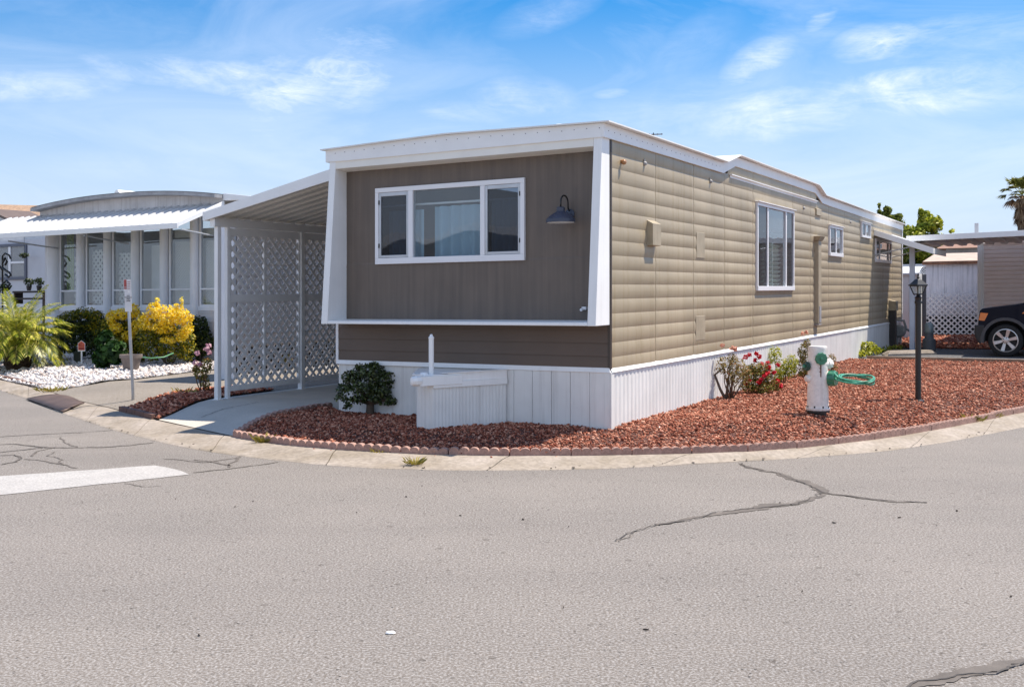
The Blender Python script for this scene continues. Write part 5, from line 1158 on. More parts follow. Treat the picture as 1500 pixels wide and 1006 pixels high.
# ------------------------------------------------------------------ right side: carport, stops, meters
YC = 14.9
rc = thing('carport', 'wide pale metal carport roof over the dark car at the right edge', 'carport', (3, 17, .0))
def fz(px, py): return fr(px, py, YC)
zt0, zb0, zt1, zb1 = fz(1333, 345.5).z, fz(1333, 353.5).z, fz(1500, 337.3).z, fz(1500, 346.6).z
xa, xb = fz(1332.5, 345).x, 8.6
ss = (zt1-zt0)/(fz(1500, 340).x-xa)
b = MB(); b.hexa([(xa, YC, zb0), (xb, YC, zb0+ss*(xb-xa)), (xb, YC+.05, zb0+ss*(xb-xa)), (xa, YC+.05, zb0)], [(xa, YC, zt0), (xb, YC, zt0+ss*(xb-xa)), (xb, YC+.05, zt0+ss*(xb-xa)), (xa, YC+.05, zt0)])
b.box(xa-.04, xa-.001, YC, 19.0, zb0, zt0); b.build('fascia', WHITE2, rc, bevel=.005)
b = MB(); vs = []; xx = []; x = xa
while x < xb: xx += [(x, 0), (x+.03, -.05), (x+.16, -.05), (x+.19, 0)]; x += .32
for x, o in xx:
    for y in (YC+.052, 17, 19.0): vs.append((x, y, zt0-.02+o+ss*(x-xa)+(y-YC)*-.012))
b.add(vs, [(3*i+j, 3*i+3+j, 3*i+4+j, 3*i+1+j) for i in range(len(xx)-1) for j in range(2)]); b.build('roof_panel', mat('taupe_metal_roof', (.62, .56, .54), .5, var=.06), rc)
for x, y in ((fr(1337.6, 450, YC).x, YC+.09), (7.9, YC+.09)):
    b = MB(); b.box(x-.055, x+.055, y-.05, y+.05, gl(x, y)-.05, zb0+.06); b.build('post', mat('pale_blue_steel', (.55, .60, .70), .4), rc, bevel=.006)
q = fr(1433, 340, 15.6); b = MB(); b.box(q.x-.04, q.x+.04, 15.56, 15.64, zt0-.05, fr(1433, 327, 15.6).z); b.build('mast', ALU, rc)
# storage building with roll-up door
YD = 19.4
sb = thing('storage_building', 'storage building with a ribbed tan roll-up door behind the dark car', 'garage', (5, YD, 0)); f3 = lambda px, py: fr(px, py, YD)
xj0, xj1 = f3(1434.5, 400).x, f3(1443.5, 400).x; ztp = f3(1470, 356).z
b = MB(); b.box(xj0, xj0+.09, YD-.06, YD+.1, -.1, ztp+.1); b.box(xj1-.07, xj1, YD-.03, YD+.1, -.1, ztp+.1); b.build('door_jamb', WHITE, sb, bevel=.006)
b = MB(); vs = []; z = -.1; zz = []
while z < ztp: zz += [(z, 0), (z+.02, .022), (z+.075, .022), (z+.095, 0)]; z += .11
for z, o in zz: vs += [(xj1, YD+.04-o, z), (9.0, YD+.04-o, z)]
b.add(vs, [(2*i, 2*i+1, 2*i+3, 2*i+2) for i in range(len(zz)-1)]); b.build('rollup_door', mat('taupe_door', (.90, .78, .75), .5, var=.05), sb)
b = MB(); b.box(xj0+.02, 9, YD+.12, YD+4.2, -.1, ztp+.12); b.build('wall', LAPW, sb)
b = MB(); vs = []; xx = np.arange(xj0-.1, 9.2, .05)
for i, x in enumerate(xx): vs += [(x, YD-.22, ztp+.02+.025*math.sin(i*math.pi/4)), (x, YD+4.4, ztp+.20+.045*math.sin(i*math.pi/4))]
b.add(vs, [(2*i, 2*i+2, 2*i+3, 2*i+1) for i in range(len(xx)-1)]); b.build('roof', WHITE2, sb, smooth=True)
# wheel stop
P_, Q_ = Gz(1296, 522), Gz(1368, 519.5); u = (Q_-P_).normalized(); n_ = Vector((-u.y, u.x, 0)); ln = (Q_-P_).length; zw = (P_.z+Q_.z)/2
pr = [(-.10, -.03), (.10, -.03), (.10, .05), (.06, .115), (-.06, .115), (-.10, .05)]
b = MB(); A = [P_+n_*x for x, z in pr]; b.hexa([(P_.x+n_.x*x+u.x*(.12 if z > .05 else 0), P_.y+n_.y*x+u.y*(.12 if z > .05 else 0), zw+z) for x, z in pr], [(Q_.x+n_.x*x-u.x*(.12 if z > .05 else 0), Q_.y+n_.y*x-u.y*(.12 if z > .05 else 0), zw+z) for x, z in pr])
solo('wheel_stop', b, CONC, 'low pale concrete wheel stop in front of the carport post', 'wheel stop', P_, 'world', bevel=.008)
g = Gz(1361, 517); d = g.y; hz3 = lambda py: H+(CY-py)/F*d
up_ = thing('utility_pedestal', 'short grey domed utility pedestal beside the carport post', 'utility pedestal', g, 'world')
b = MB(); b.lathe([(.14, -.05), (.14, hz3(497)-g.z), (.10, hz3(495)-g.z), (.09, hz3(488)-g.z), (0, hz3(487)-g.z)], g, (0, 0, 1), 14); b.build('base', mat('dark_grey_plastic', (.07, .075, .085), .6), up_, auto=35)
b = MB(); b.lathe([(.085, hz3(489)-g.z), (.095, hz3(486)-g.z), (.095, hz3(476)-g.z), (.07, hz3(473)-g.z), (0, hz3(472)-g.z)], g, (0, 0, 1), 16); b.build('meter_dome', mat('smoky_meter', (.16, .20, .21), .25), up_, smooth=True)
gm = thing('gas_meter', 'grey gas meter and pipe riser against the end of the white skirting', 'gas meter', (.12, 17.3, gl(.12, 17.3))); zg0 = gl(.12, 17.3)
fm = lambda px, py: fr(px, py, 17.2); GREYP = mat('grey_meter', (.30, .31, .30), .5, metal=.3, var=.2, vscale=10)
b = MB(); q = fm(1313, 490); b.lathe([(.09, zg0-.05), (.09, fm(1313, 481).z), (.10, fm(1313, 480).z), (0, fm(1313, 479.5).z)], (q.x, 17.2, 0), (0, 0, 1), 14); q2 = fm(1308, 490); b.box(q2.x-.06, q2.x+.06, 17.15, 17.3, zg0-.05, fm(1308, 483).z); b.build('riser', GREYP, gm, auto=35)
q = fm(1320, 485); b = MB(); b.lathe([(.14, -.05), (.16, 0), (.16, .06), (.12, .10), (0, .105)], (q.x, 17.2, q.z), (-.1, -1, .1), 18); b.build('meter_body', GREYP, gm, auto=35)
b = MB(); b.tube([(q.x-.2, 17.2, q.z+.1), (q.x-.1, 17.2, q.z+.28), (q.x+.1, 17.2, q.z+.26), (q.x+.16, 17.2, q.z+.05), (q.x+.34, 17.2, q.z-.05)], .03, 8); b.tube([(q.x+.02, 17.2, q.z-.1), (q.x+.02, 17.2, zg0-.05)], .03, 8); b.build('pipe', GREYP, gm, smooth=True)
# sheds and fence beyond the home
YSD = 23.5; f4 = lambda px, py: fr(px, py, YSD)
sh = thing('garden_shed', 'old white plank shed with a rust edged tan roof behind the lattice panel', 'shed', (f4(1396, 480).x, YSD, 0)); sx0, sx1 = f4(1358, 450).x, f4(1436, 450).x+.6; sz = f4(1390, 385).z
b = MB(); x = sx0
while x < sx1-.02: b.box(x, min(x+.148, sx1), YSD, YSD+.03, .0, sz); x += .15
b.box(sx0+.001, sx1, YSD+.031, YSD+2.4, .0, sz); b.build('wall', mat('stained_white_planks', (.88, .84, .85), .7, var=.08, vscale=3, streak=.5, scol='#3f3a38'), sh)
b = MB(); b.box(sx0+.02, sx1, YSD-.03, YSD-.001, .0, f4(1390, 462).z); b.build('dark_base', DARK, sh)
rtop = f4(1396, 373).z
b = MB(); b.hexa([(sx0-.06, YSD-.12, sz), (sx1, YSD-.12, sz), (sx1, YSD+2.6, sz+.3), (sx0-.06, YSD+2.6, sz+.3)], [(sx0-.06, YSD-.12, sz+.05), (sx1, YSD-.12, sz+.05), (sx1, YSD+2.6, sz+.37), (sx0-.06, YSD+2.6, sz+.37)]); rf = b.build('roof', mat('tan_shed_roof', (.50, .38, .30), .7, var=.2, vscale=3, streak=.2), sh)
b = MB(); b.box(sx0-.07, sx1, YSD-.135, YSD-.121, sz-.05, sz+.045); b.build('rust_edge', mat('rusty_edge', (.33, .15, .08), .8, var=.5, vscale=9), rf)
lx0, lx1 = fr(1359, 460, 23.3).x, fr(1436, 460, 23.3).x+.3; lz0, lz1 = fr(1390, 490, 23.3).z, fr(1390, 429, 23.3).z
ln_ = thing('lattice_fence', 'low white diagonal lattice panel leaning on the plank shed', 'lattice panel', (lx0, 23.3, lz0)); b = MB(); lattice(b, lx0, lx1, lz0, lz1, lambda u, v, dd: (u, 23.30-dd, v), pitch=.168, w=.045); b.build('lattice', mat('bright_lattice', (.78, .77, .78), .5), ln_)
f5 = lambda px, py, y=21.0: fr(px, py, y)
vs_ = thing('storage_shed', 'small white vinyl storage shed with rounded top behind the far end of the home', 'shed', (f5(1330, 480).x, 21, 0)); x0, x1 = f5(1312, 450).x, f5(1346.5, 450).x; zt = f5(1330, 401).z
b = MB(); x = x0
while x < x1-.02: b.box(x, min(x+.195, x1), 21, 21.03, gl(x0, 21)-.1, zt); x += .2
b.box(x0, x1, 21.031, 22.3, .0, zt); b.build('wall', WHITE, vs_)
b = MB(); zz = [(0, 0), (.1, .10), (.35, .19), (.65, .25), (1.0, .27), (1.35, .25)]; vs = []
for yy_, z in zz: vs += [(x0-.04, 20.94+yy_, zt+z*.8), (x1+.05, 20.94+yy_, zt+z*.8)]
b.add(vs, [(2*i, 2*i+1, 2*i+3, 2*i+2) for i in range(len(zz)-1)]); b.box(x0-.04, x1+.05, 20.93, 20.97, zt-.03, zt+.02); b.build('roof', WHITE2, vs_, smooth=False)
x2 = f5(1359, 450, 21.6).x; b = MB(); b.box(x1+.03, x2-.1, 21.6, 21.66, .0, f5(1350, 400, 21.6).z); b.box(x2-.099, x2, 21.55, 21.66, 0, f5(1350, 402, 21.6).z); solo('dark_gate', b, mat('slate_gate', (.075, .085, .11), .5), 'narrow slate grey gate panel between the two sheds', 'gate', (x1, 21.6, 0), bevel=.005)
f6 = lambda px, py: fr(px, py, 26.5)
fc = thing('fence', 'white panel fence with lattice top seen between the home and the plank shed', 'fence', (f6(1335, 480).x, 26.5, 0)); x0, x1 = f6(1290, 400).x, f6(1375, 400).x; z1, z2 = f6(1340, 401).z, f6(1340, 387).z
b = MB(); b.box(x0, x1, 26.5, 26.54, 0, z1); b.box(x0, x1, 26.46, 26.56, z2-.10, z2); b.build('panel', WHITE, fc)
b = MB(); lattice(b, x0, x1, z1, z2-.1, lambda u, v, dd: (u, 26.5+dd, v), pitch=.09, w=.03); b.build('lattice_top', LATM, fc)
f7 = lambda px, py: fr(px, py, 31.0)
bh = thing('grey_building', 'low grey building with a brown roof behind the plank shed', 'house', (f7(1430, 480).x, 31, 0)); x0, x1 = f7(1388, 400).x, f7(1560, 400).x; z1 = f7(1400, 364).z
b = MB(); b.box(x0, x1, 31, 36, 0, z1); b.build('wall', mat('grey_stucco', (.40, .40, .40), .9, var=.15, fine=.3, fscale=30), bh)
b = MB(); b.hexa([(x0-.3, 30.6, z1), (x1, 30.6, z1), (x1, 36, z1), (x0-.3, 36, z1)], [(x0+.5, 32.5, z1+.55), (x1, 32.5, z1+.55), (x1, 34, z1+.55), (x0+.5, 34, z1+.55)]); b.build('roof', mat('brown_roof', (.30, .17, .12), .8, var=.2), bh)
# ------------------------------------------------------------------ car
cw = fr(1475, 499, 13.62); CXF = fr(1429, 500, 13.62).x; CZ = gl(2.8, 13.7)+.012
car = thing('parked_car', 'dark navy boxy off-road car parked under the carport, only its nose in view', 'car', (CXF+2.2, 14.5, CZ))
NAVYP = mat('navy_car_paint', (.003, .005, .014), .4, var=.05, coat=.12, spec=.12); PLAST = mat('black_bumper_plastic', (.018, .018, .02), .55, var=.1); TYRE = mat('tyre_rubber', (.016, .016, .017), .85, var=.2, vscale=20); RIM = mat('silver_alloy', (.50, .50, .51), .3, metal=.85, var=.05); AMB = mat('amber_lens', (.75, .20, .03), .2, coat=.5); CLR = mat('headlamp_lens', (.55, .57, .60), .12, coat=1); CGL = mat('car_glass', (.012, .014, .016), .06, coat=1)
ya, yb_ = 13.63, 15.43; xF = cw.x-CXF; xR = xF+2.63
cz = lambda z: CZ+z
def arch(xc, r=.405, zc=.34, n=12, z0=.30):
    a0 = math.asin((z0-zc)/r); return [(xc-r*math.cos(a), zc+r*math.sin(a)) for a in np.linspace(a0, math.pi-a0, n)]
low = [(.16, .30)]+arch(xF)+arch(xR)+[(4.30, .30), (4.38, .50), (4.36, 1.02), (4.30, 1.10), (.98, 1.13), (.80, 1.085), (.45, 1.04), (.16, 1.0), (.105, .95), (.085, .80), (.07, .62), (.06, .45)]
b = MB(); o_ = [(CXF+x, ya, cz(z)) for x, z in low]; i_ = [(CXF+x, yb_, cz(z)) for x, z in low]; n = len(low)
b.add(o_+i_, [(i, (i+1) % n, n+(i+1) % n, n+i) for i in range(n)]+[tuple(range(n)), tuple(range(n, 2*n))[::-1]]); body = b.build('body', NAVYP, car, bevel=.022, seg=3)
gh = [(1.02, 1.10), (1.62, 1.66), (1.80, 1.70), (4.05, 1.70), (4.26, 1.62), (4.34, 1.08)]
b = MB(); k = [.05, .17, .18, .18, .17, .05]; b.add([(CXF+x, ya+e, cz(z)) for (x, z), e in zip(gh, k)]+[(CXF+x, yb_-e, cz(z)) for (x, z), e in zip(gh, k)], [(i, (i+1) % 6, 6+(i+1) % 6, 6+i) for i in range(6)]+[(0, 1, 2, 3, 4, 5), (11, 10, 9, 8, 7, 6)]); b.build('cabin', NAVYP, car, bevel=.03)
b = MB(); e = lambda z: .05+(z-1.1)*.2-.004
for q in ([(1.30, 1.16), (1.72, 1.60), (2.40, 1.62), (2.40, 1.16)], [(2.47, 1.16), (2.47, 1.62), (3.30, 1.62), (3.36, 1.16)], [(3.43, 1.18), (3.38, 1.61), (4.02, 1.60), (4.20, 1.20)]):
    for yy_, s in ((ya, 1), (yb_, -1)): b.add([(CXF+x, yy_+s*(e(z)+.002*0), cz(z)) for x, z in q], [(0, 1, 2, 3)])
w = b.build('side_glass', CGL, car); w.modifiers.new('t', 'SOLIDIFY').thickness = .012
b = MB(); b.quad(*[(CXF+x-.012, y, cz(z+.008)) for x, y, z in ((1.08, ya+.12, 1.15), (1.08, yb_-.12, 1.15), (1.58, yb_-.22, 1.62), (1.58, ya+.22, 1.62))]); b.build('windscreen', CGL, car)
b = MB(); bp2 = [(.02, .40), (.0, .50), (.01, .62), (.05, .66), (.20, .66), (.22, .50), (.20, .30), (.10, .27)]; b.hexa([(CXF+x, ya-.015, cz(z)) for x, z in bp2], [(CXF+x, yb_+.015, cz(z)) for x, z in bp2]); b.build('bumper', PLAST, car, bevel=.03, seg=3)
for xc, nm in ((xF, 'f'), (xR, 'r')):
    for yy_ in (ya-.022, yb_-.02):
        b = MB(); A = arch(xc, .41, .34, 16, .28); B = arch(xc, .475, .34, 16, .28); b.add([(CXF+x, yy_, cz(z)) for x, z in A+B]+[(CXF+x, yy_+.042, cz(z)) for x, z in A+B], [f_ for i in range(15) for f_ in ((i, i+1, 17+i, 16+i), (32+i, 48+i, 49+i, 33+i), (i, 32+i, 33+i, i+1), (16+i, 17+i, 49+i, 48+i))]); b.build('wheel_arch_flare', mat('grey_flare', (.055, .055, .06), .5), car, bevel=.006)
    b = MB(); b.box(CXF+xc-.40, CXF+xc+.40, ya+.25, yb_-.25, cz(.32), cz(.76)); b.build('wheel_well', DARK, car)
    for yy_, s in ((ya+.02, -1), (yb_-.02, 1)):
        if s > 0 and 0: continue
        whl = bpy.data.objects.new('wheel', None); COL.objects.link(whl); whl.parent = car
        c0 = (CXF+xc, yy_, cz(.338)); ax = (0, s, 0)
        b = MB(); b.lathe([(.24, -.20), (.325, -.19), (.338, -.15), (.338, -.06), (.325, -.015), (.29, .0), (.245, -.004), (.235, -.03), (.235, -.19)], c0, ax, 36); b.build('tyre', TYRE, whl, auto=30)
        b = MB(); b.lathe([(.236, -.02), (.242, -.002), (.225, .0), (.215, -.03), (.212, -.06)], c0, ax, 32, cap=False)
        for k in range(6):
            a = k*math.pi/3+.26
            u = Vector((math.cos(a), 0, math.sin(a))); v = Vector((-math.sin(a), 0, math.cos(a))); C0 = Vector(c0); dn = Vector(ax)
            b.hexa([tuple(C0+u*r_+v*w_+dn*-.05) for r_, w_ in ((.05, -.026), (.222, -.043), (.222, .043), (.05, .026))], [tuple(C0+u*r_+v*w_+dn*o2) for r_, w_, o2 in ((.05, -.024, -.018), (.222, -.036, -.008), (.222, .036, -.008), (.05, .024, -.018))])
        b.lathe([(.075, -.05), (.072, -.012), (.04, -.008), (0, -.007)], c0, ax, 16); b.build('rim', RIM, whl, auto=30)
        b = MB(); b.lathe([(.21, -.10), (.21, -.095), (0, -.094)], c0, ax, 24); b.build('brake_disc', PLAST, whl)
        b = MB()
        for k in range(5):
            a = k*math.pi*.4; b.lathe([(.011, -.015), (.011, -.003), (0, -.002)], Vector(c0)+Vector((.052*math.cos(a), 0, .052*math.sin(a))), ax, 6)
        b.build('lug_nut', PLAST, whl)
for yy_, s in ((ya, 1), (yb_, -1)):
    b = MB(); b.hexa([(CXF+x, yy_-s*.006, cz(z)) for x, z in ((.085, .755), (.20, .745), (.27, .90), (.125, .915))], [(CXF+x, yy_+s*.08, cz(z)) for x, z in ((.075, .755), (.075, .745), (.09, .90), (.105, .915))]); hl = b.build('headlight', AMB, car, bevel=.01)
    b = MB(); b.box(CXF+.068, CXF+.10, min(yy_+s*.085, yy_+s*.42), max(yy_+s*.085, yy_+s*.42), cz(.75), cz(.90)); b.build('lens', CLR, hl, bevel=.01)
    b = MB(); b.hexa([(CXF+x, yy_-s*.008, cz(z)) for x, z in ((.90, .895), (1.02, .885), (1.02, .92), (.93, .93))], [(CXF+x, yy_+s*.02, cz(z)) for x, z in ((.90, .895), (1.02, .885), (1.02, .92), (.93, .93))]); b.build('side_marker', AMB, car, bevel=.004)
    b = MB(); b.box(CXF+1.52, CXF+1.62, min(yy_-s*.18, yy_), max(yy_-s*.18, yy_), cz(1.14), cz(1.28)); b.build('mirror', PLAST, car, bevel=.03)
b = MB(); b.box(CXF+.072, CXF+.10, ya+.5, yb_-.5, cz(.70), cz(.90))
for k in range(7): b.box(CXF+.062, CXF+.0719, ya+.52+k*.117, ya+.56+k*.117, cz(.71), cz(.89))
b.build('grille', PLAST, car)
for yy_ in (ya-.002,):
    b = MB()
    for x in (1.30, 2.43, 3.40): b.box(CXF+x, CXF+x+.006, yy_-.003, yy_+.01, cz(.36), cz(1.08))
    b.build('door_seam', DARK, car)
# ------------------------------------------------------------------ far trees
TRE = leafmat('tree_leaf', [(0, '#55661a'), (.35, '#8d9a28'), (.7, '#bcc03c'), (.9, '#d6d05c'), (1, '#96983a')], .5, .35)
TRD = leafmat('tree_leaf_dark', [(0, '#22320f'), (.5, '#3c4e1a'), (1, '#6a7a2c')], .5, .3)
def tree(label, base, crown, n, sz, m, limbs, d, tr=.16, clump=.5, dark=None):
    t = thing('broadleaf_tree', label, 'tree', base, 'world'); V, Fc = cloud([cl(a, b_, d+o, r, r*.9, q) for a, b_, o, r, q in crown], n, sz, .55, .35, .3, .8, clump)
    crn = np_mesh('crown', V, Fc, m, parent=t)
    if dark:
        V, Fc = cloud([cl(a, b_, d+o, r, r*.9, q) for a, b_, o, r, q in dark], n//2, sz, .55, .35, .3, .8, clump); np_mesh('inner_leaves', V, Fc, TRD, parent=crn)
    b = MB(); base = Vector(base); top = PD(*limbs[0], d); b.tube([base-Vector((0, 0, .3)), base.lerp(top, .5), top], [tr, tr*.75, tr*.4], 8)
    for px, py in limbs[1:]: q = base.lerp(top, .45+.4*RNG.random()); b.tube([q, q.lerp(PD(px, py, d), .6)+Vector((0, 0, .1)), PD(px, py, d)], [tr*.45, tr*.28, tr*.08], 6)
    b.build('trunk', BARK, t, smooth=True); return t
d = 42.0
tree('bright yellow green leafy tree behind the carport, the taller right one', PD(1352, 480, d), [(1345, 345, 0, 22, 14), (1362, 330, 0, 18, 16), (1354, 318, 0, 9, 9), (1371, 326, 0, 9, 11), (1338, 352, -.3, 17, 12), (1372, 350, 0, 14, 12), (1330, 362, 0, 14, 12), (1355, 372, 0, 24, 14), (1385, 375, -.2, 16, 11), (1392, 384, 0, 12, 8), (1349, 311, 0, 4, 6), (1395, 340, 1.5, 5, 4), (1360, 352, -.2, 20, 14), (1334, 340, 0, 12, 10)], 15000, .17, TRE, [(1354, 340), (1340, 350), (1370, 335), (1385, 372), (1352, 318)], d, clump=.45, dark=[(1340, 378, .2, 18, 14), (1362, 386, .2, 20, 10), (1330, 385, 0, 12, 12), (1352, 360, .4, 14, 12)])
d = 40.0
tree('sparser olive green tree rising over the far roof corner of the home', PD(1303, 470, d), [(1294, 318, 0, 8, 9), (1300, 308, 0, 6, 6), (1311, 324, 0, 9, 6), (1288, 312, 0, 3, 5), (1288, 302, 0, 1.5, 5), (1322, 330, 0, 6, 6), (1306, 334, 0, 12, 8), (1327, 326, 0, 2, 5), (1310, 352, 0, 14, 12), (1326, 352, 0, 12, 12), (1318, 374, 0, 14, 12), (1302, 322, 0, 9, 8), (1316, 318, 0, 6, 6)], 4200, .17, leafmat('olive_leaf', [(0, '#3c4a1c'), (.5, '#6d7a2c'), (1, '#a3a552')], .5, .3), [(1303, 330), (1288, 300), (1300, 304), (1326, 322), (1322, 345)], d, .10, .4)
# tall fan palm
d = 62.0; s = d/F; fp = thing('fan_palm', 'tall fan palm with a shaggy brown skirt over the carport roof at the right edge', 'palm', PD(1496, 470, d), 'world'); C = np.array(PD(1497, 286, d)); V = []; VD = []
def fan(VV, base, az, el, stem, rad, n=22, spread=2.3, droop=.35):
    dv = np.array((math.cos(az)*math.cos(el), math.sin(az)*math.cos(el), math.sin(el))); c = np.array(base)+dv*stem; sd_ = np.array((-math.sin(az), math.cos(az), 0)); w0 = sd_*.02; VV += [np.array(base)-w0, np.array(base)+w0, c+w0, c-w0]; up = np.cross(sd_, dv)
    for k in range(n):
        a = (k/(n-1)-.5)*spread; q = dv*math.cos(a)+sd_*math.sin(a); q = q+np.array((0, 0, -droop*RNG.uniform(.5, 1.3)))*.4; q /= np.linalg.norm(q); e = c+q*rad*RNG.uniform(.8, 1.08)+np.array((0, 0, -droop*rad*.35)); m_ = c+q*rad*.55; w = np.cross(q, up); w /= np.linalg.norm(w)+1e-9; VV += [c, m_-w*.045, e, m_+w*.045]
for k in range(34):
    az = k*2.399; el = 1.3-1.9*(k/34); fan(V if k < 24 else VD, C, az, el+RNG.uniform(-.15, .15), RNG.uniform(.55, .9)*(1 if k < 24 else .8), RNG.uniform(.55, .75), droop=.3+.5*(k/34))
for k in range(40):
    az = k*2.399; fan(VD, C-np.array((0, 0, .35+.7*RNG.random())), az, -1.15+RNG.uniform(-.15, .25), .25, RNG.uniform(.55, .8), 14, 1.2, .9)
np_mesh('green_fans', V, np.arange(len(V)).reshape(-1, 4), leafmat('fan_palm_leaf', [(0, '#4a5224'), (.5, '#7a7c3a'), (1, '#a8a45a')], .5, .3), parent=fp); np_mesh('dead_skirt', VD, np.arange(len(VD)).reshape(-1, 4), leafmat('dead_fan', [(0, '#5c4634'), (.5, '#8a6e54'), (1, '#b39a7c')], .8, .2), parent=fp)
b = MB(); b.tube([PD(1497, 500, d), PD(1497, 300, d)], [.28, .24], 10); b.build('trunk', BARK, fp)

# home across the street behind the viewer, mirrored in the front window
oh = thing('mobile_home', 'pale arched roof home across the street, seen only mirrored in the front window', 'mobile home', (-14, -19, -.2))
b = MB(); b.box(-20, -8, -24, -19, -.3, 2.9); b.build('wall', LAPW, oh)
b = MB(); XS2 = np.linspace(-20.2, -7.8, 20); strip_prism(b, [(x, 2.75+1.0*(1-((x+14)/6.2)**2), 2.98+1.0*(1-((x+14)/6.2)**2)) for x in XS2], -24.2, -18.9, 'x'); b.build('roof', WHITE2, oh)
b = MB(); strip_prism(b, [(x, 2.7, 2.76+1.0*(1-((x+14)/6.2)**2)) for x in XS2], -24, -19.05, 'x'); b.build('gable', BRONZE, oh)
for x in (-18.5, -15, -11.5):
    b = MB(); b.box(x, x+1.8, -19.02, -18.99, .9, 2.1); b.build('window', GLASSD, oh)
# ------------------------------------------------------------------ light, sky, camera
A_, B_ = .33, .37
SUN = Vector((A_*EX[0]+B_*EV[0], A_*EX[1]+B_*EV[1], 1)).normalized()
elev = math.asin(SUN.z); azim = math.atan2(SUN.x, SUN.y)
sl = bpy.data.lights.new('sun', 'SUN'); sl.energy = 5.0; sl.angle = math.radians(.5); sl.color = (1, .915, .80)
so = bpy.data.objects.new('sun', sl); COL.objects.link(so); so.rotation_euler = (-SUN).to_track_quat('-Z', 'Y').to_euler(); so.location = (10, 5, 30)
wd = bpy.data.worlds.new('World'); SC.world = wd; wd.use_nodes = True; t = NT(wd)
bg = t.n.get('Background'); sky = t.new('ShaderNodeTexSky', sky_type='NISHITA'); sky.sun_disc = False; sky.sun_elevation = elev; sky.sun_rotation = azim; sky.altitude = 20; sky.air_density = 1.0; sky.dust_density = .15; sky.ozone_density = 3.0
hsv = t.new('ShaderNodeHueSaturation'); hsv.inputs['Saturation'].default_value = 1.55; hsv.inputs['Value'].default_value = 1.0; t.link(sky.outputs[0], hsv.inputs['Color'])
tc = t.new('ShaderNodeTexCoord'); sx = t.new('ShaderNodeSeparateXYZ'); t.link(tc.outputs['Generated'], sx.inputs[0])
zz = t.math('ADD', t.math('MAXIMUM', sx.outputs['Z'], 0.0), .10)
cb = t.new('ShaderNodeCombineXYZ'); t.link(t.math('DIVIDE', sx.outputs['X'], zz), cb.inputs[0]); t.link(t.math('DIVIDE', sx.outputs['Y'], zz), cb.inputs[1])
def cmap(scale, rot, loc=(0, 0, 0)):
    m = t.new('ShaderNodeMapping'); m.inputs['Scale'].default_value = scale; m.inputs['Rotation'].default_value = (0, 0, rot); m.inputs['Location'].default_value = loc; t.link(cb.outputs[0], m.inputs['Vector']); return m.outputs[0]
def cdir(px, py):
    v = Vector(((px-CX)/F, 1, (CY-py)/F)).normalized(); return Vector((v.x/(v.z+.10), v.y/(v.z+.10), 0))
def blob(px, py, rx, ry, ang):
    """soft elliptical cloud patch in the cloud layer"""
    c = cdir(px, py); e1 = cdir(px+rx*math.cos(ang), py-rx*math.sin(ang))-c; e2 = cdir(px+ry*math.sin(ang), py+ry*math.cos(ang))-c
    det = e1.x*e2.y-e1.y*e2.x
    sub = t.new('ShaderNodeVectorMath', operation='SUBTRACT'); t.link(cb.outputs[0], sub.inputs[0]); sub.inputs[1].default_value = c
    def dot(v):
        n = t.new('ShaderNodeVectorMath', operation='DOT_PRODUCT'); t.link(sub.outputs[0], n.inputs[0]); n.inputs[1].default_value = v; return n.outputs['Value']
    u = dot((e2.y/det, -e2.x/det, 0)); w = dot((-e1.y/det, e1.x/det, 0))
    r = t.math('ADD', t.math('MULTIPLY', u, u), t.math('MULTIPLY', w, w))
    return t.math('MAXIMUM', t.math('SUBTRACT', 1.0, r), 0.0)
BL = [(300,112,150,24,-.14,1.0),(440,128,130,36,-.10,1.1),(480,105,110,52,.25,1.0),(395,175,60,34,.3,.85),(530,110,70,20,-.2,.6),(70,128,140,24,0,.75),(150,60,210,60,.3,.2),(10,120,60,30,0,.3),
      (1108,92,62,24,.5,1.0),(1207,22,34,13,.75,.8),(1170,60,110,30,.35,.4),(1275,64,64,24,.25,1.0),(1400,55,170,30,.12,.75),(1270,150,330,34,.17,.75),(1440,130,170,40,.15,.85),(1290,120,80,13,.2,.8),(1090,165,300,46,.1,.5),(1130,145,60,12,.2,.7),
      (770,142,75,26,-.1,.75),(893,137,26,7,.1,.7),(800,20,90,26,.35,.5),(690,165,70,14,-.05,.4),(380,240,330,26,0,.35),(700,180,200,40,0,.2),(1350,230,400,40,0,.25),(1010,70,90,30,.6,.3)]
tot = None
for px, py, rx, ry, an, st_w in BL:
    o = t.math('MULTIPLY', blob(px, py, rx*1.15, ry*1.2, an), st_w*.88); tot = o if tot is None else t.math('ADD', tot, o)
def dmap(scale, rot, loc=(0, 0, 0)):
    m = t.new('ShaderNodeMapping'); m.inputs['Scale'].default_value = scale; m.inputs['Rotation'].default_value = rot; m.inputs['Location'].default_value = loc; t.link(tc.outputs['Generated'], m.inputs['Vector']); return m.outputs[0]
n1 = t.noise(dmap((3.2, 3.2, 9), (0, .30, 0)), 3.0, 12, .66, .9); n2 = t.noise(dmap((3, 3, 5.5), (0, -.45, .2), (3, 1, 0)), 2.4, 10, .62, 1.4)
n3 = t.noise(dmap((2.2, 2.2, 9), (0, .22, .1), (1, 5, 2)), 4.5, 12, .60, 2.2)
rid = t.ramp(t.math('ABSOLUTE', t.math('SUBTRACT', n3, .5)), [(0., 1.), (.11, 0.)])
wis = t.math('MULTIPLY', t.ramp(n1, [(.36, 0.), (.68, 1.)]), t.ramp(n2, [(.30, .2), (.66, 1.)]))
soft = t.math('MULTIPLY', t.ramp(n2, [(.3, .2), (.7, .55)]), .55)
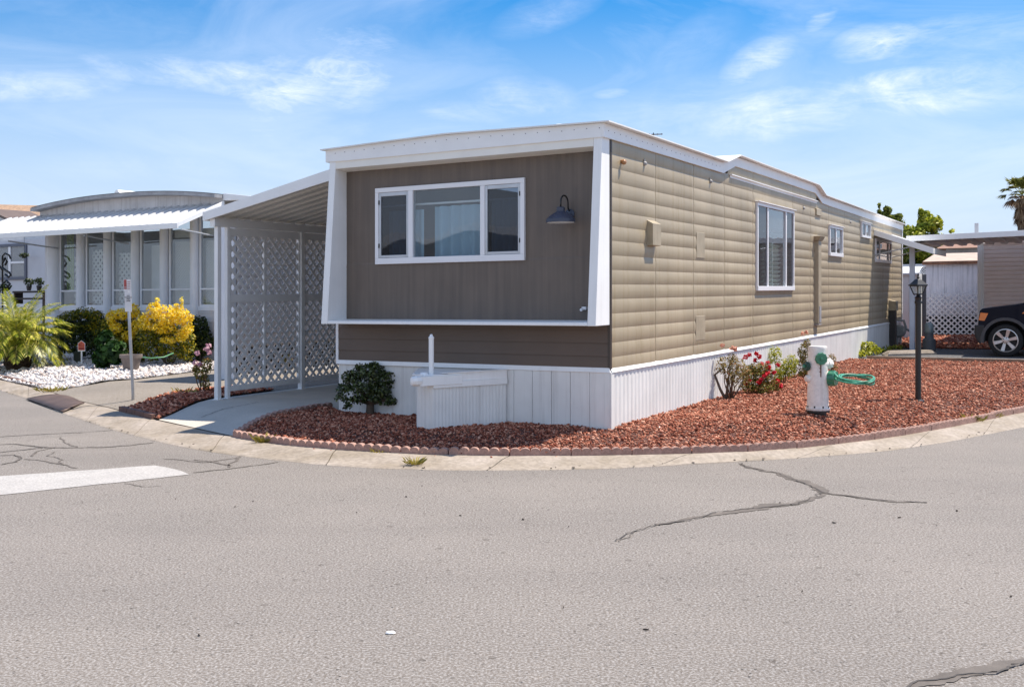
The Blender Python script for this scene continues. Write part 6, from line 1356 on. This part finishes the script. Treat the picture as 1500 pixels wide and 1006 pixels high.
cl_ = t.math('MULTIPLY', tot, t.math('ADD', t.math('MULTIPLY', wis, .62), t.math('ADD', t.math('MULTIPLY', soft, .55), t.math('MULTIPLY', t.math('MULTIPLY', rid, n2), .22)))); cn = cl_.node; 
cf = t.new('ShaderNodeMath', operation='MULTIPLY'); cf.use_clamp = True; t.link(cl_, cf.inputs[0]); cf.inputs[1].default_value = 1.0
thin = t.math('MULTIPLY', t.ramp(t.noise(dmap((2, 2, 7), (0, .1, 0), (7, 2, 0)), 1.6, 9, .6, 1.0), [(.44, 0.), (.66, .22)]), 1.0)
back = t.new('ShaderNodeMapRange'); back.inputs['From Min'].default_value = .15; back.inputs['From Max'].default_value = -.4; t.link(sx.outputs['Y'], back.inputs['Value'])  # clouds added behind the camera, out of view, to brighten the shaded fronts
fill_clouds = t.math('MULTIPLY', back.outputs[0], t.ramp(n2, [(.25, .2), (.7, .6)])); thin = t.math('MAXIMUM', thin, fill_clouds)
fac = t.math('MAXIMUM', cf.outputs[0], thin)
hz_ = t.new('ShaderNodeMapRange', interpolation_type='SMOOTHSTEP'); hz_.inputs['From Min'].default_value = .34; hz_.inputs['From Max'].default_value = .02; hz_.inputs['To Max'].default_value = .9; t.link(sx.outputs['Z'], hz_.inputs['Value'])
skc = t.mix(hsv.outputs[0], [4.15, 4.85, 6.2], hz_.outputs[0])
mx = t.mix(skc, [6.7, 7.2, 8.2], fac); 
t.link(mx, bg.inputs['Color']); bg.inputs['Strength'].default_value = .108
cam = bpy.data.cameras.new('camera'); co = bpy.data.objects.new('camera', cam); COL.objects.link(co); SC.camera = co
co.location = (0, 0, H); co.rotation_euler = (math.pi/2, 0, 0); cam.sensor_width = 36; cam.lens = 36*F/1500; cam.clip_start = .05; cam.clip_end = 2000
cam.shift_y = -(503-CY)/1500
SC.view_settings.view_transform = 'Standard'; SC.view_settings.look = 'None'; SC.view_settings.gamma = 1; SC.view_settings.exposure = .58; SC.view_settings.use_curve_mapping = False
SC.cycles.max_bounces = 8; SC.cycles.transparent_max_bounces = 24; SC.cycles.caustics_reflective = False; SC.cycles.caustics_refractive = False; SC.cycles.use_denoising = True
